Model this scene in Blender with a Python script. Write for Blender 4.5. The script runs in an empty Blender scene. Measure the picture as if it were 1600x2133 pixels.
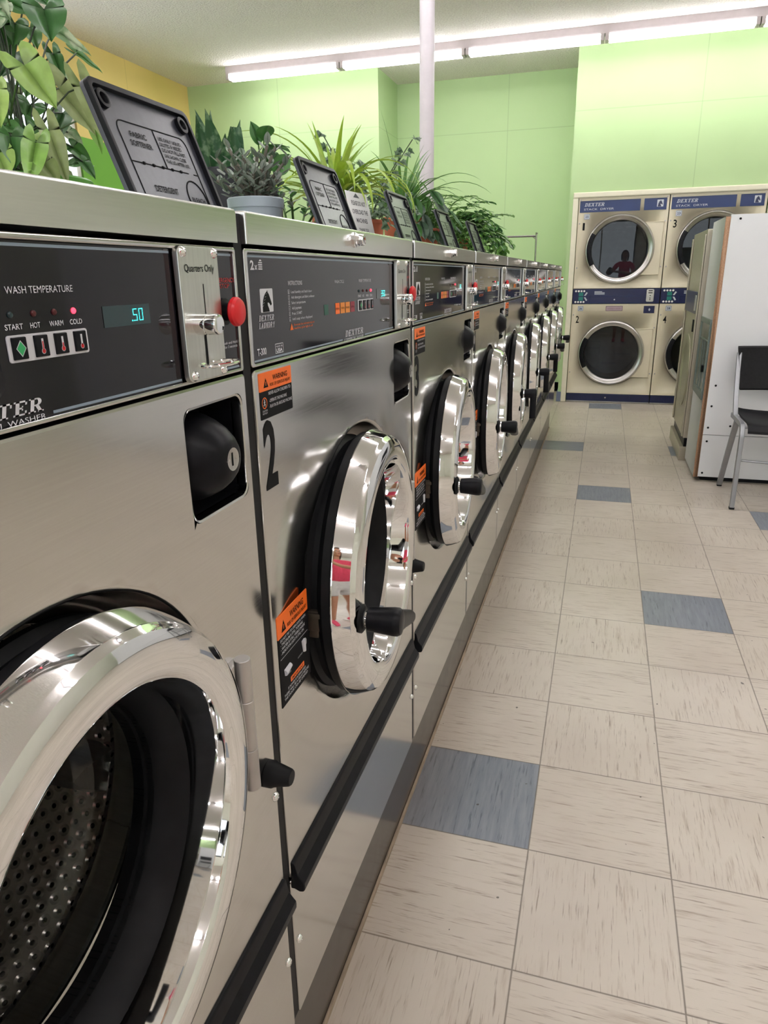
import bpy, bmesh, math, random
from mathutils import Vector, Matrix, geometry, noise
SC = bpy.context.scene
COL = SC.collection
PI = math.pi

# ------------------------------------------------------------------ helpers
def V(*a): return Vector(a)

class MB:
    """Collects faces (with material slots) and links them as one mesh object."""
    def __init__(s, M=None):
        s.v = []; s.f = []; s.m = []; s.sm = []; s.mats = []; s.M = M or Matrix.Identity(4)
    def slot(s, mat):
        if mat not in s.mats: s.mats.append(mat)
        return s.mats.index(mat)
    def add(s, verts, faces, mat, smooth=True):
        b = len(s.v); k = s.slot(mat)
        s.v += [s.M @ Vector(p) for p in verts]
        for f in faces:
            s.f.append([b + i for i in f]); s.m.append(k); s.sm.append(smooth)
    def poly(s, pts, n, mat): s.add([(u, v, n) for u, v in pts], [list(range(len(pts)))], mat, False)
    def rect(s, u0, u1, v0, v1, n, mat): s.poly([(u0, v0), (u1, v0), (u1, v1), (u0, v1)], n, mat)
    def loft(s, loops, mat, cap0=False, cap1=False, closed=True, smooth=True):
        k = len(loops[0]); vs = [p for l in loops for p in l]; fs = []
        for a in range(len(loops) - 1):
            for i in range(k if closed else k - 1):
                j = (i + 1) % k
                fs.append([a*k+i, a*k+j, (a+1)*k+j, (a+1)*k+i])
        if cap0: fs.append(list(range(k))[::-1])
        if cap1: fs.append([(len(loops)-1)*k + i for i in range(k)])
        s.add(vs, fs, mat, smooth)
    @staticmethod
    def rr(u0, u1, v0, v1, r, seg=5):
        r = max(min(r, (u1-u0)/2-1e-5, (v1-v0)/2-1e-5), 1e-5); out = []
        for cu, cv, a0 in ((u1-r, v0+r, -90), (u1-r, v1-r, 0), (u0+r, v1-r, 90), (u0+r, v0+r, 180)):
            for i in range(seg+1):
                a = math.radians(a0 + 90*i/seg); out.append((cu+r*math.cos(a), cv+r*math.sin(a)))
        return out
    def plate(s, u0, u1, v0, v1, n0, n1, mat, r=.002, e=.001, seg=5, back=False):
        """Rounded plate with an eased front edge."""
        L = lambda i, n: [(u, v, n) for u, v in s.rr(u0+i, u1-i, v0+i, v1-i, max(r-i, 1e-4), seg)]
        s.loft([L(0, n0), L(0, n1-e), L(e*.3, n1-e*.3), L(e, n1)], mat, back, True)
    def ring_plate(s, o, i, n0, n1, mat, ro=.004, ri=.003, e=.0015, seg=4):
        """Frame: outer rect o=(u0,u1,v0,v1), opening i."""
        A = lambda d, n: [(u, v, n) for u, v in s.rr(o[0]+d, o[1]-d, o[2]+d, o[3]-d, max(ro-d, 1e-4), seg)]
        B = lambda d, n: [(u, v, n) for u, v in s.rr(i[0]-d, i[1]+d, i[2]-d, i[3]+d, ri+d, seg)]
        s.loft([A(0, n0), A(0, n1-e), A(e*.3, n1-e*.3), A(e, n1), B(e, n1), B(e*.3, n1-e*.3), B(0, n1-e), B(0, n0)], mat)
    def box(s, u0, u1, v0, v1, n0, n1, mat, bev=0.0, seg=2):
        bm = bmesh.new()
        bmesh.ops.create_cube(bm, size=1)
        for w in bm.verts:
            w.co = Vector(((u0+u1)/2 + w.co.x*(u1-u0), (v0+v1)/2 + w.co.y*(v1-v0), (n0+n1)/2 + w.co.z*(n1-n0)))
        if bev: bmesh.ops.bevel(bm, geom=bm.edges[:], offset=bev, segments=seg, profile=.5, affect='EDGES')
        bm.verts.index_update()
        s.add([w.co[:] for w in bm.verts], [[w.index for w in f.verts] for f in bm.faces], mat, True); bm.free()
    def lathe(s, cu, cv, prof, mat, seg=48, a0=0, a1=360):
        full = abs(a1-a0) >= 360; k = seg if full else seg+1; loops = []
        for r, n in prof:
            loops.append([(cu + r*math.cos(math.radians(a0+(a1-a0)*i/seg)), cv + r*math.sin(math.radians(a0+(a1-a0)*i/seg)), n) for i in range(k)])
        s.loft(loops, mat, prof[0][0] > 1e-6 and False, False, full)
    def disc(s, cu, cv, r, n, mat, seg=24, ru=1.0):
        s.poly([(cu+ru*r*math.cos(2*PI*i/seg), cv+r*math.sin(2*PI*i/seg)) for i in range(seg)], n, mat)
    def annulus(s, cu, cv, r0, r1, n, mat, seg=32): s.lathe(cu, cv, [(r0, n), (r1, n)], mat, seg)
    def tube(s, pts, r, mat, seg=8, caps=True, closed=False, sq=None):
        pts = [Vector(p) for p in pts]; loops = []; up = None; n = len(pts)
        rad = r if isinstance(r, (list, tuple)) else [r]*n
        for i, p in enumerate(pts):
            if closed: t = (pts[(i+1) % n] - pts[i-1]).normalized()
            else: t = (pts[min(i+1, n-1)] - pts[max(i-1, 0)]).normalized()
            if up is None: up = Vector((0, 0, 1)) if abs(t.z) < .9 else Vector((1, 0, 0))
            a = t.cross(up).normalized(); b = a.cross(t).normalized(); up = b
            if sq:
                loops.append([p + a*x*sq[0] + b*y*sq[1] for x, y in MB.rr(-1, 1, -1, 1, .35, 2)])
            else:
                loops.append([p + (a*math.cos(2*PI*j/seg) + b*math.sin(2*PI*j/seg))*rad[i] for j in range(seg)])
        if closed: loops.append(loops[0])
        s.loft(loops, mat, caps and not closed, caps and not closed)
    def text(s, t, u, v, h, n, mat, w=None, shear=0.0, bold=0.0, align='l', sq=.78):
        vs, fs, x0, x1 = glyphs(t, bold)
        kx = h*sq if w is None else w/(x1-x0)
        off = {'l': -x0*kx, 'c': -(x0+x1)/2*kx, 'r': -x1*kx}[align]
        s.add([(u+off+x*kx+y*h*shear, v+y*h, n) for x, y in vs], fs, mat, False)
    def slab(s, word, u, v, h, n, mat, sq=.8, shear=.28, gap=.1):
        """Italic slab-serif lettering."""
        x = 0
        for ch in word:
            wd = 0
            for p in SLAB(ch):
                s.add([(u + (x+a)*h*sq + b*h*shear, v + b*h, n) for a, b in p], [list(range(len(p)))], mat, False)
                wd = max(wd, max(a for a, b in p))
            x += wd + gap
        return x*h*sq
    def build(s, name, parent=None, loc=None, rot=None, angle=32, uv=None):
        me = bpy.data.meshes.new(name)
        me.from_pydata([v[:] for v in s.v], [], s.f)
        for m in s.mats: me.materials.append(m)
        me.polygons.foreach_set('material_index', s.m)
        me.polygons.foreach_set('use_smooth', s.sm)
        if uv:
            l = me.uv_layers.new(name='map')
            for lp in me.loops: l.data[lp.index].uv = uv[lp.vertex_index]
        bm = bmesh.new(); bm.from_mesh(me)
        if not uv: bmesh.ops.remove_doubles(bm, verts=bm.verts[:], dist=2e-6)
        lim = math.radians(angle)
        for e in bm.edges:
            if len(e.link_faces) == 2 and e.calc_face_angle(0) > lim: e.smooth = False
        bm.to_mesh(me); bm.free()
        o = bpy.data.objects.new(name, me); COL.objects.link(o)
        if angle < 170:
            wn = o.modifiers.new('normals', 'WEIGHTED_NORMAL'); wn.keep_sharp = True; wn.weight = 50
        if parent: o.parent = parent
        if loc: o.location = loc
        if rot: o.rotation_euler = rot
        return o

_G = {}
def glyphs(t, bold=0.0):
    k = (t, bold)
    if k not in _G:
        c = bpy.data.curves.new('t', 'FONT'); c.body = t; c.size = 1.0; c.resolution_u = 3; c.offset = bold; c.fill_mode = 'FRONT'
        o = bpy.data.objects.new('t', c); COL.objects.link(o)
        dg = bpy.context.evaluated_depsgraph_get()
        me = bpy.data.meshes.new_from_object(o.evaluated_get(dg))
        vs = [(p.co.x/.7, p.co.y/.7) for p in me.vertices]; fs = [list(p.vertices) for p in me.polygons]
        bpy.data.objects.remove(o); bpy.data.curves.remove(c); bpy.data.meshes.remove(me)
        _G[k] = (vs, fs, min(x for x, y in vs), max(x for x, y in vs))
    return _G[k]
def _r(a, b, c, d): return [(a, b), (c, b), (c, d), (a, d)]
def _arc(cx, cy, rx, ry, ix, iy, a0, a1, n=10):
    out = []
    for i in range(n):
        p = [math.radians(a0+(a1-a0)*j/n) for j in (i, i+1)]
        out.append([(cx+rx*math.cos(p[0]), cy+ry*math.sin(p[0])), (cx+rx*math.cos(p[1]), cy+ry*math.sin(p[1])),
                    (cx+ix*math.cos(p[1]), cy+iy*math.sin(p[1])), (cx+ix*math.cos(p[0]), cy+iy*math.sin(p[0]))])
    return out
def SLAB(c):
    if c == ' ': return [[(0, 0), (.3, 0), (.3, 0)]]
    if c == 'E': return [_r(.1,0,.3,1), _r(0,0,.7,.12), _r(0,.88,.7,1), _r(.28,.44,.5,.56), _r(.6,0,.7,.3), _r(.6,.7,.7,1), _r(.43,.34,.5,.66)]
    if c == 'T': return [_r(.27,0,.47,1), _r(0,.88,.74,1), _r(0,.66,.09,1), _r(.65,.66,.74,1), _r(.17,0,.57,.1)]
    if c == 'X': return [[(.06,0),(.2,0),(.68,1),(.54,1)], [(.5,0),(.74,0),(.28,1),(.04,1)], _r(-.02,0,.28,.09), _r(.44,0,.8,.09), _r(-.02,.91,.34,1), _r(.44,.91,.76,1)]
    if c == 'D': return [_r(.1,0,.3,1), _r(0,0,.45,.1), _r(0,.9,.45,1)] + _arc(.42,.5,.33,.5,.13,.4,-90,90)
    if c == 'R': return [_r(.1,0,.3,1), _r(0,0,.4,.1), _r(0,.9,.45,1), _r(.28,.44,.45,.54), [(.36,.46),(.56,.46),(.78,0),(.58,0)], _r(.52,0,.84,.09)] + _arc(.42,.72,.28,.28,.09,.18,-90,90)
    if c == 'L': return [_r(.1,0,.3,1), _r(0,0,.7,.12), _r(0,.9,.4,1), _r(.6,0,.7,.34)]
    if c == 'A': return [[(.02,0),(.14,0),(.46,1),(.36,1)], [(.52,0),(.74,0),(.5,1),(.3,1)], _r(.2,.3,.6,.4), _r(-.04,0,.24,.09), _r(.44,0,.82,.09)]
    if c == 'U': return [_r(.1,.3,.3,1), _r(.54,.3,.66,1), _r(0,.9,.4,1), _r(.44,.9,.76,1)] + _arc(.38,.32,.28,.32,.09,.2,180,360)
    if c == 'N': return [_r(.1,0,.2,1), _r(.58,0,.68,1), [(.08,1),(.3,1),(.68,0),(.5,0)], _r(0,0,.3,.09), _r(.46,.91,.78,1)]
    if c == 'Y': return [_r(.28,0,.48,.5), [(.04,1),(.26,1),(.48,.45),(.3,.45)], [(.36,.45),(.46,.45),(.74,1),(.62,1)], _r(.18,0,.58,.09), _r(-.02,.91,.32,1), _r(.5,.91,.8,1)]
    return []

def empty(name, loc=(0, 0, 0), rz=0.0):
    o = bpy.data.objects.new(name, None); COL.objects.link(o); o.location = loc; o.rotation_euler = (0, 0, rz)
    o.empty_display_size = .1
    return o
def tag(o, label, cat, group=None):
    o['label'] = label; o['category'] = cat
    if group: o['group'] = group
    return o
def struct(o): o['kind'] = 'structure'; return o
def copy_tree(o, parent=None, skip=()):
    c = o.copy(); COL.objects.link(c)
    if parent: c.parent = parent
    for ch in list(o.children):
        if ch.name.split('.')[0] not in skip: copy_tree(ch, c, skip)
    return c
FX = Matrix(((0, 0, 1, 0), (1, 0, 0, 0), (0, 1, 0, 0), (0, 0, 0, 1)))      # panel facing +x: u=+y v=+z n=+x
FY = Matrix(((1, 0, 0, 0), (0, 0, -1, 0), (0, 1, 0, 0), (0, 0, 0, 1)))     # panel facing -y: u=+x v=+z n=-y
def fr(o, u, v):                                                          # frame from origin and two axes
    u = Vector(u).normalized(); v = Vector(v).normalized(); n = u.cross(v)
    return Matrix(((u.x, v.x, n.x, o[0]), (u.y, v.y, n.y, o[1]), (u.z, v.z, n.z, o[2]), (0, 0, 0, 1)))

# ------------------------------------------------------------------ materials
def srgb(r, g, b):
    f = lambda c: (c/255/12.92) if c/255 <= .04045 else ((c/255+.055)/1.055)**2.4
    return (f(r), f(g), f(b), 1)
def mat(name, col, rough=.5, metal=0.0, spec=.5, coat=0.0, emit=0.0, ecol=None):
    m = bpy.data.materials.new(name); m.use_nodes = True
    b = m.node_tree.nodes['Principled BSDF']
    b.inputs['Base Color'].default_value = col; b.inputs['Roughness'].default_value = rough
    b.inputs['Metallic'].default_value = metal; b.inputs['Specular IOR Level'].default_value = spec
    b.inputs['Coat Weight'].default_value = coat; b.inputs['Coat Roughness'].default_value = .05
    if emit:
        b.inputs['Emission Color'].default_value = ecol or col; b.inputs['Emission Strength'].default_value = emit
    return m
def NT(m):
    nt = m.node_tree
    def N(t, **k):
        n = nt.nodes.new(t)
        for a, b in k.items(): setattr(n, a, b)
        return n
    def K(a, b): nt.links.new(a, b)
    return nt, N, K, nt.nodes['Principled BSDF']
def mathn(N, K, op, a, b=None, c=None):
    n = N('ShaderNodeMath', operation=op)
    for i, x in enumerate((a, b, c)):
        if x is None: continue
        if isinstance(x, (int, float)): n.inputs[i].default_value = x
        else: K(x, n.inputs[i])
    return n.outputs[0]
def ramp(N, K, fac, stops):
    r = N('ShaderNodeValToRGB'); el = r.color_ramp.elements
    while len(el) > 1: el.remove(el[-1])
    el[0].position, el[0].color = stops[0]
    for p, c in stops[1:]:
        e = el.new(p); e.color = c
    K(fac, r.inputs[0]); return r.outputs[0]
def noisy(m, scale=(1, 1, 1), amount=.06, size=20, bump=0.0, rough=None, detail=4, dist=.002):
    """Slight procedural colour / roughness / bump variation."""
    nt, N, K, b = NT(m)
    tc = N('ShaderNodeTexCoord'); mp = N('ShaderNodeMapping'); mp.inputs['Scale'].default_value = scale
    K(tc.outputs['Object'], mp.inputs[0])
    nz = N('ShaderNodeTexNoise'); nz.inputs['Scale'].default_value = size; nz.inputs['Detail'].default_value = detail
    K(mp.outputs[0], nz.inputs[0])
    if amount:
        c = list(b.inputs['Base Color'].default_value)
        lo = [max(0, x*(1-amount)) for x in c[:3]] + [1]; hi = [min(1, x*(1+amount)) for x in c[:3]] + [1]
        K(ramp(N, K, nz.outputs[0], [(.3, lo), (.7, hi)]), b.inputs['Base Color'])
    if rough:
        r = N('ShaderNodeMapRange'); r.inputs[3].default_value, r.inputs[4].default_value = rough
        K(nz.outputs[0], r.inputs[0]); K(r.outputs[0], b.inputs['Roughness'])
    if bump:
        bp = N('ShaderNodeBump'); bp.inputs['Strength'].default_value = bump; bp.inputs['Distance'].default_value = dist
        K(nz.outputs[0], bp.inputs['Height']); K(bp.outputs[0], b.inputs['Normal'])
    return m
def glass(name, tint, gloss=.04, rough=.0, refl=.08):
    """Thin clear pane: fresnel mix of a tinted see-through and a mirror layer."""
    m = bpy.data.materials.new(name); m.use_nodes = True; nt = m.node_tree; nt.nodes.clear()
    o = nt.nodes.new('ShaderNodeOutputMaterial'); t = nt.nodes.new('ShaderNodeBsdfTransparent'); g = nt.nodes.new('ShaderNodeBsdfGlossy')
    mx = nt.nodes.new('ShaderNodeMixShader'); fz = nt.nodes.new('ShaderNodeFresnel'); fz.inputs[0].default_value = 1.5
    t.inputs[0].default_value = tint; g.inputs['Roughness'].default_value = rough
    nt.links.new(fz.outputs[0], mx.inputs[0]); nt.links.new(t.outputs[0], mx.inputs[1]); nt.links.new(g.outputs[0], mx.inputs[2]); nt.links.new(mx.outputs[0], o.inputs[0])
    return m

STEEL = noisy(mat('brushed stainless', (.60, .585, .565, 1), .16, 1.0), (1, 2, 90), .03, 6, 0, (.11, .19), 6)
STEELL = noisy(mat('brushed lid stainless', (.66, .65, .63, 1), .2, 1.0), (1, 2, 90), .03, 6, 0, (.16, .27), 6)
PLATE = noisy(mat('satin plate', (.58, .58, .54, 1), .3, 1.0), (1, 40, 2), .06, 8, 0, (.24, .36))
CHROME = mat('chrome', (.82, .82, .82, 1), .035, 1.0)
ZINC = noisy(mat('satin aluminium', (.50, .48, .47, 1), .42, 1.0), amount=.08)
BRONZE = noisy(mat('dull latch metal', (.14, .11, .085, 1), .5, .8), amount=.2)
BLACK = noisy(mat('black plastic', (.007, .007, .009, 1), .36, 0, .16), amount=.3, size=60)
RUBBER = noisy(mat('black rubber', (.007, .007, .008, 1), .5, 0, .2), amount=.3, size=40)
OVERLAY = noisy(mat('black glossy overlay', (.012, .011, .015, 1), .06, 0, .38), amount=.25, size=3, rough=(.04, .08))
TRAY = noisy(mat('grey black lid plastic', (.034, .037, .050, 1), .3, 0, .7), amount=.15, size=90, bump=.12, dist=.0006)
INK = mat('matt black ink', (.005, .005, .006, 1), .6, 0, .12)
WHITE = mat('white print', (.62, .62, .66, 1), .5)
STRIPE = mat('grey blue print', srgb(132, 146, 160), .4)
RED = noisy(mat('red plastic', srgb(205, 24, 34), .32), amount=.08)
REDP = mat('red print', srgb(190, 35, 35), .5)
ORANGE = noisy(mat('orange label', srgb(246, 112, 30), .45), amount=.05)
OR2 = mat('amber key', srgb(232, 140, 40), .4)
GREENP = mat('green print', srgb(50, 170, 100), .4)
DKGREEN = mat('dark green print', srgb(20, 82, 66), .4)
MAROON = mat('maroon print', srgb(150, 40, 60), .4)
CYAN = mat('cyan digits', (.02, .6, .6, 1), .4, emit=2.2, ecol=(.05, 1, .95, 1))
DISPLAY = mat('display window', (.02, .045, .05, 1), .1)
LEDON = mat('red lamp lit', (.9, .03, .05, 1), .3, emit=3.0, ecol=(1, .03, .06, 1))
LEDOFF = mat('red lamp unlit', (.08, .008, .01, 1), .3)
DOORGLASS = glass('door glass', (.95, .955, .96, 1))
TINT = glass('dryer door glass', (.28, .31, .34, 1))
PANE = glass('window glass', (.95, .97, .97, 1))

def drum_material():
    m = mat('perforated drum steel', (.80, .76, .70, 1), .3, .8); nt, N, K, b = NT(m)
    uv = N('ShaderNodeUVMap'); mp = N('ShaderNodeMapping'); mp.inputs['Rotation'].default_value = (0, 0, PI/4); mp.inputs['Scale'].default_value = (62, 62, 62)
    K(uv.outputs[0], mp.inputs[0])
    vo = N('ShaderNodeTexVoronoi'); vo.voronoi_dimensions = '2D'; vo.inputs['Scale'].default_value = 1; vo.inputs['Randomness'].default_value = 0
    K(mp.outputs[0], vo.inputs['Vector'])
    K(ramp(N, K, vo.outputs['Distance'], [(.0, (.01, .01, .01, 1)), (.16, (.015, .015, .015, 1)), (.2, (.80, .76, .70, 1))]), b.inputs['Base Color'])
    h = ramp(N, K, vo.outputs['Distance'], [(.1, (0, 0, 0, 1)), (.42, (1, 1, 1, 1))])
    bp = N('ShaderNodeBump'); bp.inputs['Strength'].default_value = .9; bp.inputs['Distance'].default_value = .004
    K(h, bp.inputs['Height']); K(bp.outputs[0], b.inputs['Normal'])
    return m
DRUM = drum_material()
# ------------------------------------------------------------------ the setting
XL, XR, YF, YD, YR, HC = -4.03, 4.2, -4.2, 7.46, 8.15, 3.172
TX, TY, TS = .2776, 1.3077, .3048
def floor_material():
    m = mat('vinyl composition tile', (.6, .55, .48, 1), .3, 0, .5); nt, N, K, b = NT(m)
    M_ = lambda op, a, b=None, c=None: mathn(N, K, op, a, b, c)
    tc = N('ShaderNodeTexCoord'); sp = N('ShaderNodeSeparateXYZ'); K(tc.outputs['Object'], sp.inputs[0])
    u = M_('DIVIDE', M_('SUBTRACT', sp.outputs[0], TX), TS); v = M_('DIVIDE', M_('SUBTRACT', sp.outputs[1], TY), TS)
    cu = M_('FLOOR', u); cv = M_('FLOOR', v); fu = M_('SUBTRACT', u, cu); fv = M_('SUBTRACT', v, cv)
    cell = N('ShaderNodeCombineXYZ'); K(cu, cell.inputs[0]); K(cv, cell.inputs[1])
    wn = N('ShaderNodeTexWhiteNoise'); wn.noise_dimensions = '2D'; K(cell.outputs[0], wn.inputs['Vector'])
    par = M_('FLOORED_MODULO', M_('ADD', cu, cv), 2)                       # streak direction turns from tile to tile
    # streak coordinates
    def streak(sx, sy, seed):
        a = N('ShaderNodeCombineXYZ')
        p = M_('ADD', M_('MULTIPLY', u, par), M_('MULTIPLY', v, M_('SUBTRACT', 1, par)))
        q = M_('ADD', M_('MULTIPLY', v, par), M_('MULTIPLY', u, M_('SUBTRACT', 1, par)))
        K(M_('MULTIPLY', p, sx), a.inputs[0]); K(M_('MULTIPLY', q, sy), a.inputs[1])
        K(M_('ADD', M_('MULTIPLY', wn.outputs[0], 30), seed), a.inputs[2])
        n = N('ShaderNodeTexNoise'); n.inputs['Scale'].default_value = 1; n.inputs['Detail'].default_value = 5; n.inputs['Roughness'].default_value = .62
        K(a.outputs[0], n.inputs[0]); return n.outputs[0]
    s1 = streak(26, 2.4, 0); s2 = streak(60, 3.2, 9); blot = N('ShaderNodeTexNoise'); blot.inputs['Scale'].default_value = 2.2; blot.inputs['Detail'].default_value = 6
    K(tc.outputs['Object'], blot.inputs[0])
    base = ramp(N, K, blot.outputs[0], [(.3, srgb(190, 179, 166)), (.55, srgb(203, 193, 180)), (.75, srgb(213, 204, 191))])
    def mix(f, a, b_, mode='MIX'):
        n = N('ShaderNodeMix'); n.data_type = 'RGBA'; n.blend_type = mode
        if isinstance(f, (int, float)): n.inputs[0].default_value = f
        else: K(f, n.inputs[0])
        for i, x in ((6, a), (7, b_)):
            if isinstance(x, tuple): n.inputs[i].default_value = x
            else: K(x, n.inputs[i])
        return n.outputs[2]
    k1 = ramp(N, K, s1, [(.545, (0, 0, 0, 1)), (.72, (.62, .62, .62, 1))]); k2 = ramp(N, K, s2, [(.575, (0, 0, 0, 1)), (.70, (.75, .75, .75, 1))])
    cl = ramp(N, K, blot.outputs[0], [(.35, (.35, .35, .35, 1)), (.7, (1, 1, 1, 1))])
    beige = mix(M_('MULTIPLY', k1, cl), base, srgb(140, 116, 92)); beige = mix(k2, beige, srgb(116, 96, 78))
    beige = mix(M_('MULTIPLY', wn.outputs[0], .10), beige, srgb(170, 158, 142))
    blue = mix(k2, mix(ramp(N, K, s1, [(.35, (0, 0, 0, 1)), (.7, (.8, .8, .8, 1))]), srgb(118, 124, 134), srgb(140, 146, 154)), srgb(58, 64, 78))
    isb = None
    for c, r in ((-1, 0), (1, 4), (0, 9), (-1, 13), (0, 19), (3, 8), (2, 13), (1, -5), (-1, -6)):
        t = M_('MULTIPLY', M_('COMPARE', cu, c, .1), M_('COMPARE', cv, r, .1)); isb = t if isb is None else M_('ADD', isb, t)
    colr = mix(isb, beige, blue)
    # joints and scuffs
    ed = M_('MINIMUM', M_('MINIMUM', fu, M_('SUBTRACT', 1, fu)), M_('MINIMUM', fv, M_('SUBTRACT', 1, fv)))
    jt = ramp(N, K, ed, [(.0025, (.85, .85, .85, 1)), (.0065, (0, 0, 0, 1))])
    colr = mix(jt, colr, srgb(92, 80, 68))
    sc = N('ShaderNodeTexNoise'); sc.inputs['Scale'].default_value = 46; sc.inputs['Detail'].default_value = 1; K(tc.outputs['Object'], sc.inputs[0])
    colr = mix(ramp(N, K, sc.outputs[0], [(.79, (0, 0, 0, 1)), (.80, (.8, .8, .8, 1))]), colr, srgb(60, 52, 46))
    # trodden grime along the foot of the machine row
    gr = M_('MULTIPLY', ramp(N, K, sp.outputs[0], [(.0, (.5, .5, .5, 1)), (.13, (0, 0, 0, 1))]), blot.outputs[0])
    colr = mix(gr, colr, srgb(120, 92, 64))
    K(colr, b.inputs['Base Color'])
    rg = N('ShaderNodeMapRange'); rg.inputs[3].default_value = .22; rg.inputs[4].default_value = .42; K(blot.outputs[0], rg.inputs[0]); K(rg.outputs[0], b.inputs['Roughness'])
    bp = N('ShaderNodeBump'); bp.inputs['Strength'].default_value = .25; bp.inputs['Distance'].default_value = .001
    K(M_('SUBTRACT', M_('MULTIPLY', s1, .3), jt), bp.inputs['Height']); K(bp.outputs[0], b.inputs['Normal'])
    return m

def wall_material(name, col, seams=(), axis=2, second=None, rough=.6):
    """Painted board wall; seams: heights of board joints; second: (height, colour) for a lower paint colour."""
    m = mat(name, col, rough, 0, .4); nt, N, K, b = NT(m)
    tc = N('ShaderNodeTexCoord'); sp = N('ShaderNodeSeparateXYZ'); K(tc.outputs['Object'], sp.inputs[0])
    nz = N('ShaderNodeTexNoise'); nz.inputs['Scale'].default_value = 1.3; nz.inputs['Detail'].default_value = 4; K(tc.outputs['Object'], nz.inputs[0])
    lo = tuple(x*.95 for x in col[:3]) + (1,); c = ramp(N, K, nz.outputs[0], [(.35, lo), (.65, col)])
    def mix(f, a, x):
        n = N('ShaderNodeMix'); n.data_type = 'RGBA'; K(f, n.inputs[0]); K(a, n.inputs[6]); n.inputs[7].default_value = x; return n.outputs[2]
    if second:
        c = mix(mathn(N, K, 'LESS_THAN', sp.outputs[2], second[0]), c, second[1])
    for ax, s in seams:
        t = mathn(N, K, 'COMPARE', sp.outputs[ax], s, .004)
        c = mix(mathn(N, K, 'MULTIPLY', t, .35), c, tuple(x*.55 for x in col[:3]) + (1,))
    K(c, b.inputs['Base Color'])
    n2 = N('ShaderNodeTexNoise'); n2.inputs['Scale'].default_value = 160; K(tc.outputs['Object'], n2.inputs[0])
    bp = N('ShaderNodeBump'); bp.inputs['Strength'].default_value = .08; bp.inputs['Distance'].default_value = .001; K(n2.outputs[0], bp.inputs['Height']); K(bp.outputs[0], b.inputs['Normal'])
    return m
LIME = srgb(184, 210, 156)
GREENW = wall_material('lime green painted board', LIME, ((2, 2.66), (0, -3.0), (0, -.75), (0, 1.03)))
YELLOWW = wall_material('yellow paint over green', srgb(246, 218, 138), ((1, 6.4), (1, 4.0)), second=(2.42, srgb(120, 180, 70)))
CREAMW = wall_material('pale painted wall', srgb(226, 226, 214))
CEIL = mat('popcorn ceiling', srgb(248, 238, 234), .9, 0, .1)
noisy(CEIL, amount=.10, size=70, bump=1.0, detail=4, dist=.02)
CREAM = noisy(mat('cream enamel', srgb(224, 214, 190), .32), amount=.03, size=6)
TRIMW = noisy(mat('cream painted wood', srgb(228, 222, 200), .45), amount=.03)
WHITEP = noisy(mat('white enamel', srgb(232, 230, 226), .4), amount=.03)

mb = MB(); mb.box(XL, XR, YF, YR+.2, -.1, 0, floor_material()); struct(mb.build('floor'))
mb = MB(); mb.box(XL-.15, XR+.15, YF-.15, YR+.3, HC, HC+.1, CEIL); struct(mb.build('ceiling'))
# back wall: projecting bay at the left, recess, dryer wall at the right (with an opening for the dryers)
mb = MB(); mb.box(XL, -1.93, YD, YR+.2, 0, HC, GREENW); struct(mb.build('wall_back_left'))
mb = MB(); mb.box(-1.93, -.045, YR, YR+.2, 0, HC, GREENW); struct(mb.build('wall_back_recess'))
mb = MB(); DX0, DX1, DZ1 = .035, .035+.812*2+.01, 1.935
mb.box(-.045, DX0, YD, YR+.2, 0, HC, GREENW); mb.box(DX0, DX1, YD, YR+.2, DZ1, HC, GREENW); mb.box(DX1, XR, YD, YR+.2, 0, HC, GREENW); mb.box(DX0, DX1, YR+.1, YR+.2, 0, DZ1, GREENW)
struct(mb.build('wall_back_right'))
# left wall with a window behind the plants
WY0, WY1, WZ0, WZ1 = 3.5, 5.62, 1.0, 2.74
mb = MB()
for y0, y1, z0, z1 in ((YF, WY0, 0, HC), (WY1, YR+.2, 0, HC), (WY0, WY1, 0, WZ0), (WY0, WY1, WZ1, HC)): mb.box(XL-.14, XL, y0, y1, z0, z1, YELLOWW)
struct(mb.build('wall_left'))
mb = MB(); mb.box(XR, XR+.14, YF, YR+.2, 0, HC, CREAMW); struct(mb.build('wall_right'))
# shop front behind the camera: three big openings
mb = MB(); ops = [(-3.6, -1.4), (-1.1, 1.1), (1.4, 3.6)]; oz = (.85, 2.7)
xs = [XL] + [x for o in ops for x in o] + [XR]
for i in range(0, len(xs), 2): mb.box(xs[i], xs[i+1], YF-.14, YF, 0, HC, CREAMW)
for a, b_ in ops: mb.box(a, b_, YF-.14, YF, 0, oz[0], CREAMW); mb.box(a, b_, YF-.14, YF, oz[1], HC, CREAMW)
struct(mb.build('wall_front'))
def window(name, horiz, a0, a1, z0, z1, w):
    mb = MB(fr((0, w, 0), (1, 0, 0), (0, 0, 1)) if horiz else fr((w, 0, 0), (0, 1, 0), (0, 0, 1)))
    mb.ring_plate((a0, a1, z0, z1), (a0+.05, a1-.05, z0+.05, z1-.05), -.05, .05, WHITEP)
    mb.box((a0+a1)/2-.02, (a0+a1)/2+.02, z0+.05, z1-.05, -.04, .04, WHITEP)
    f = struct(mb.build(name)); g = MB(mb.M); g.rect(a0+.05, a1-.05, z0+.05, z1-.05, 0, PANE); g.build('pane', f)
window('window_1', False, WY0, WY1, WZ0, WZ1, XL-.07)
for i, (a, b_) in enumerate(ops): window('window_%d' % (i+2), True, a, b_, oz[0], oz[1], YF-.07)
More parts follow.
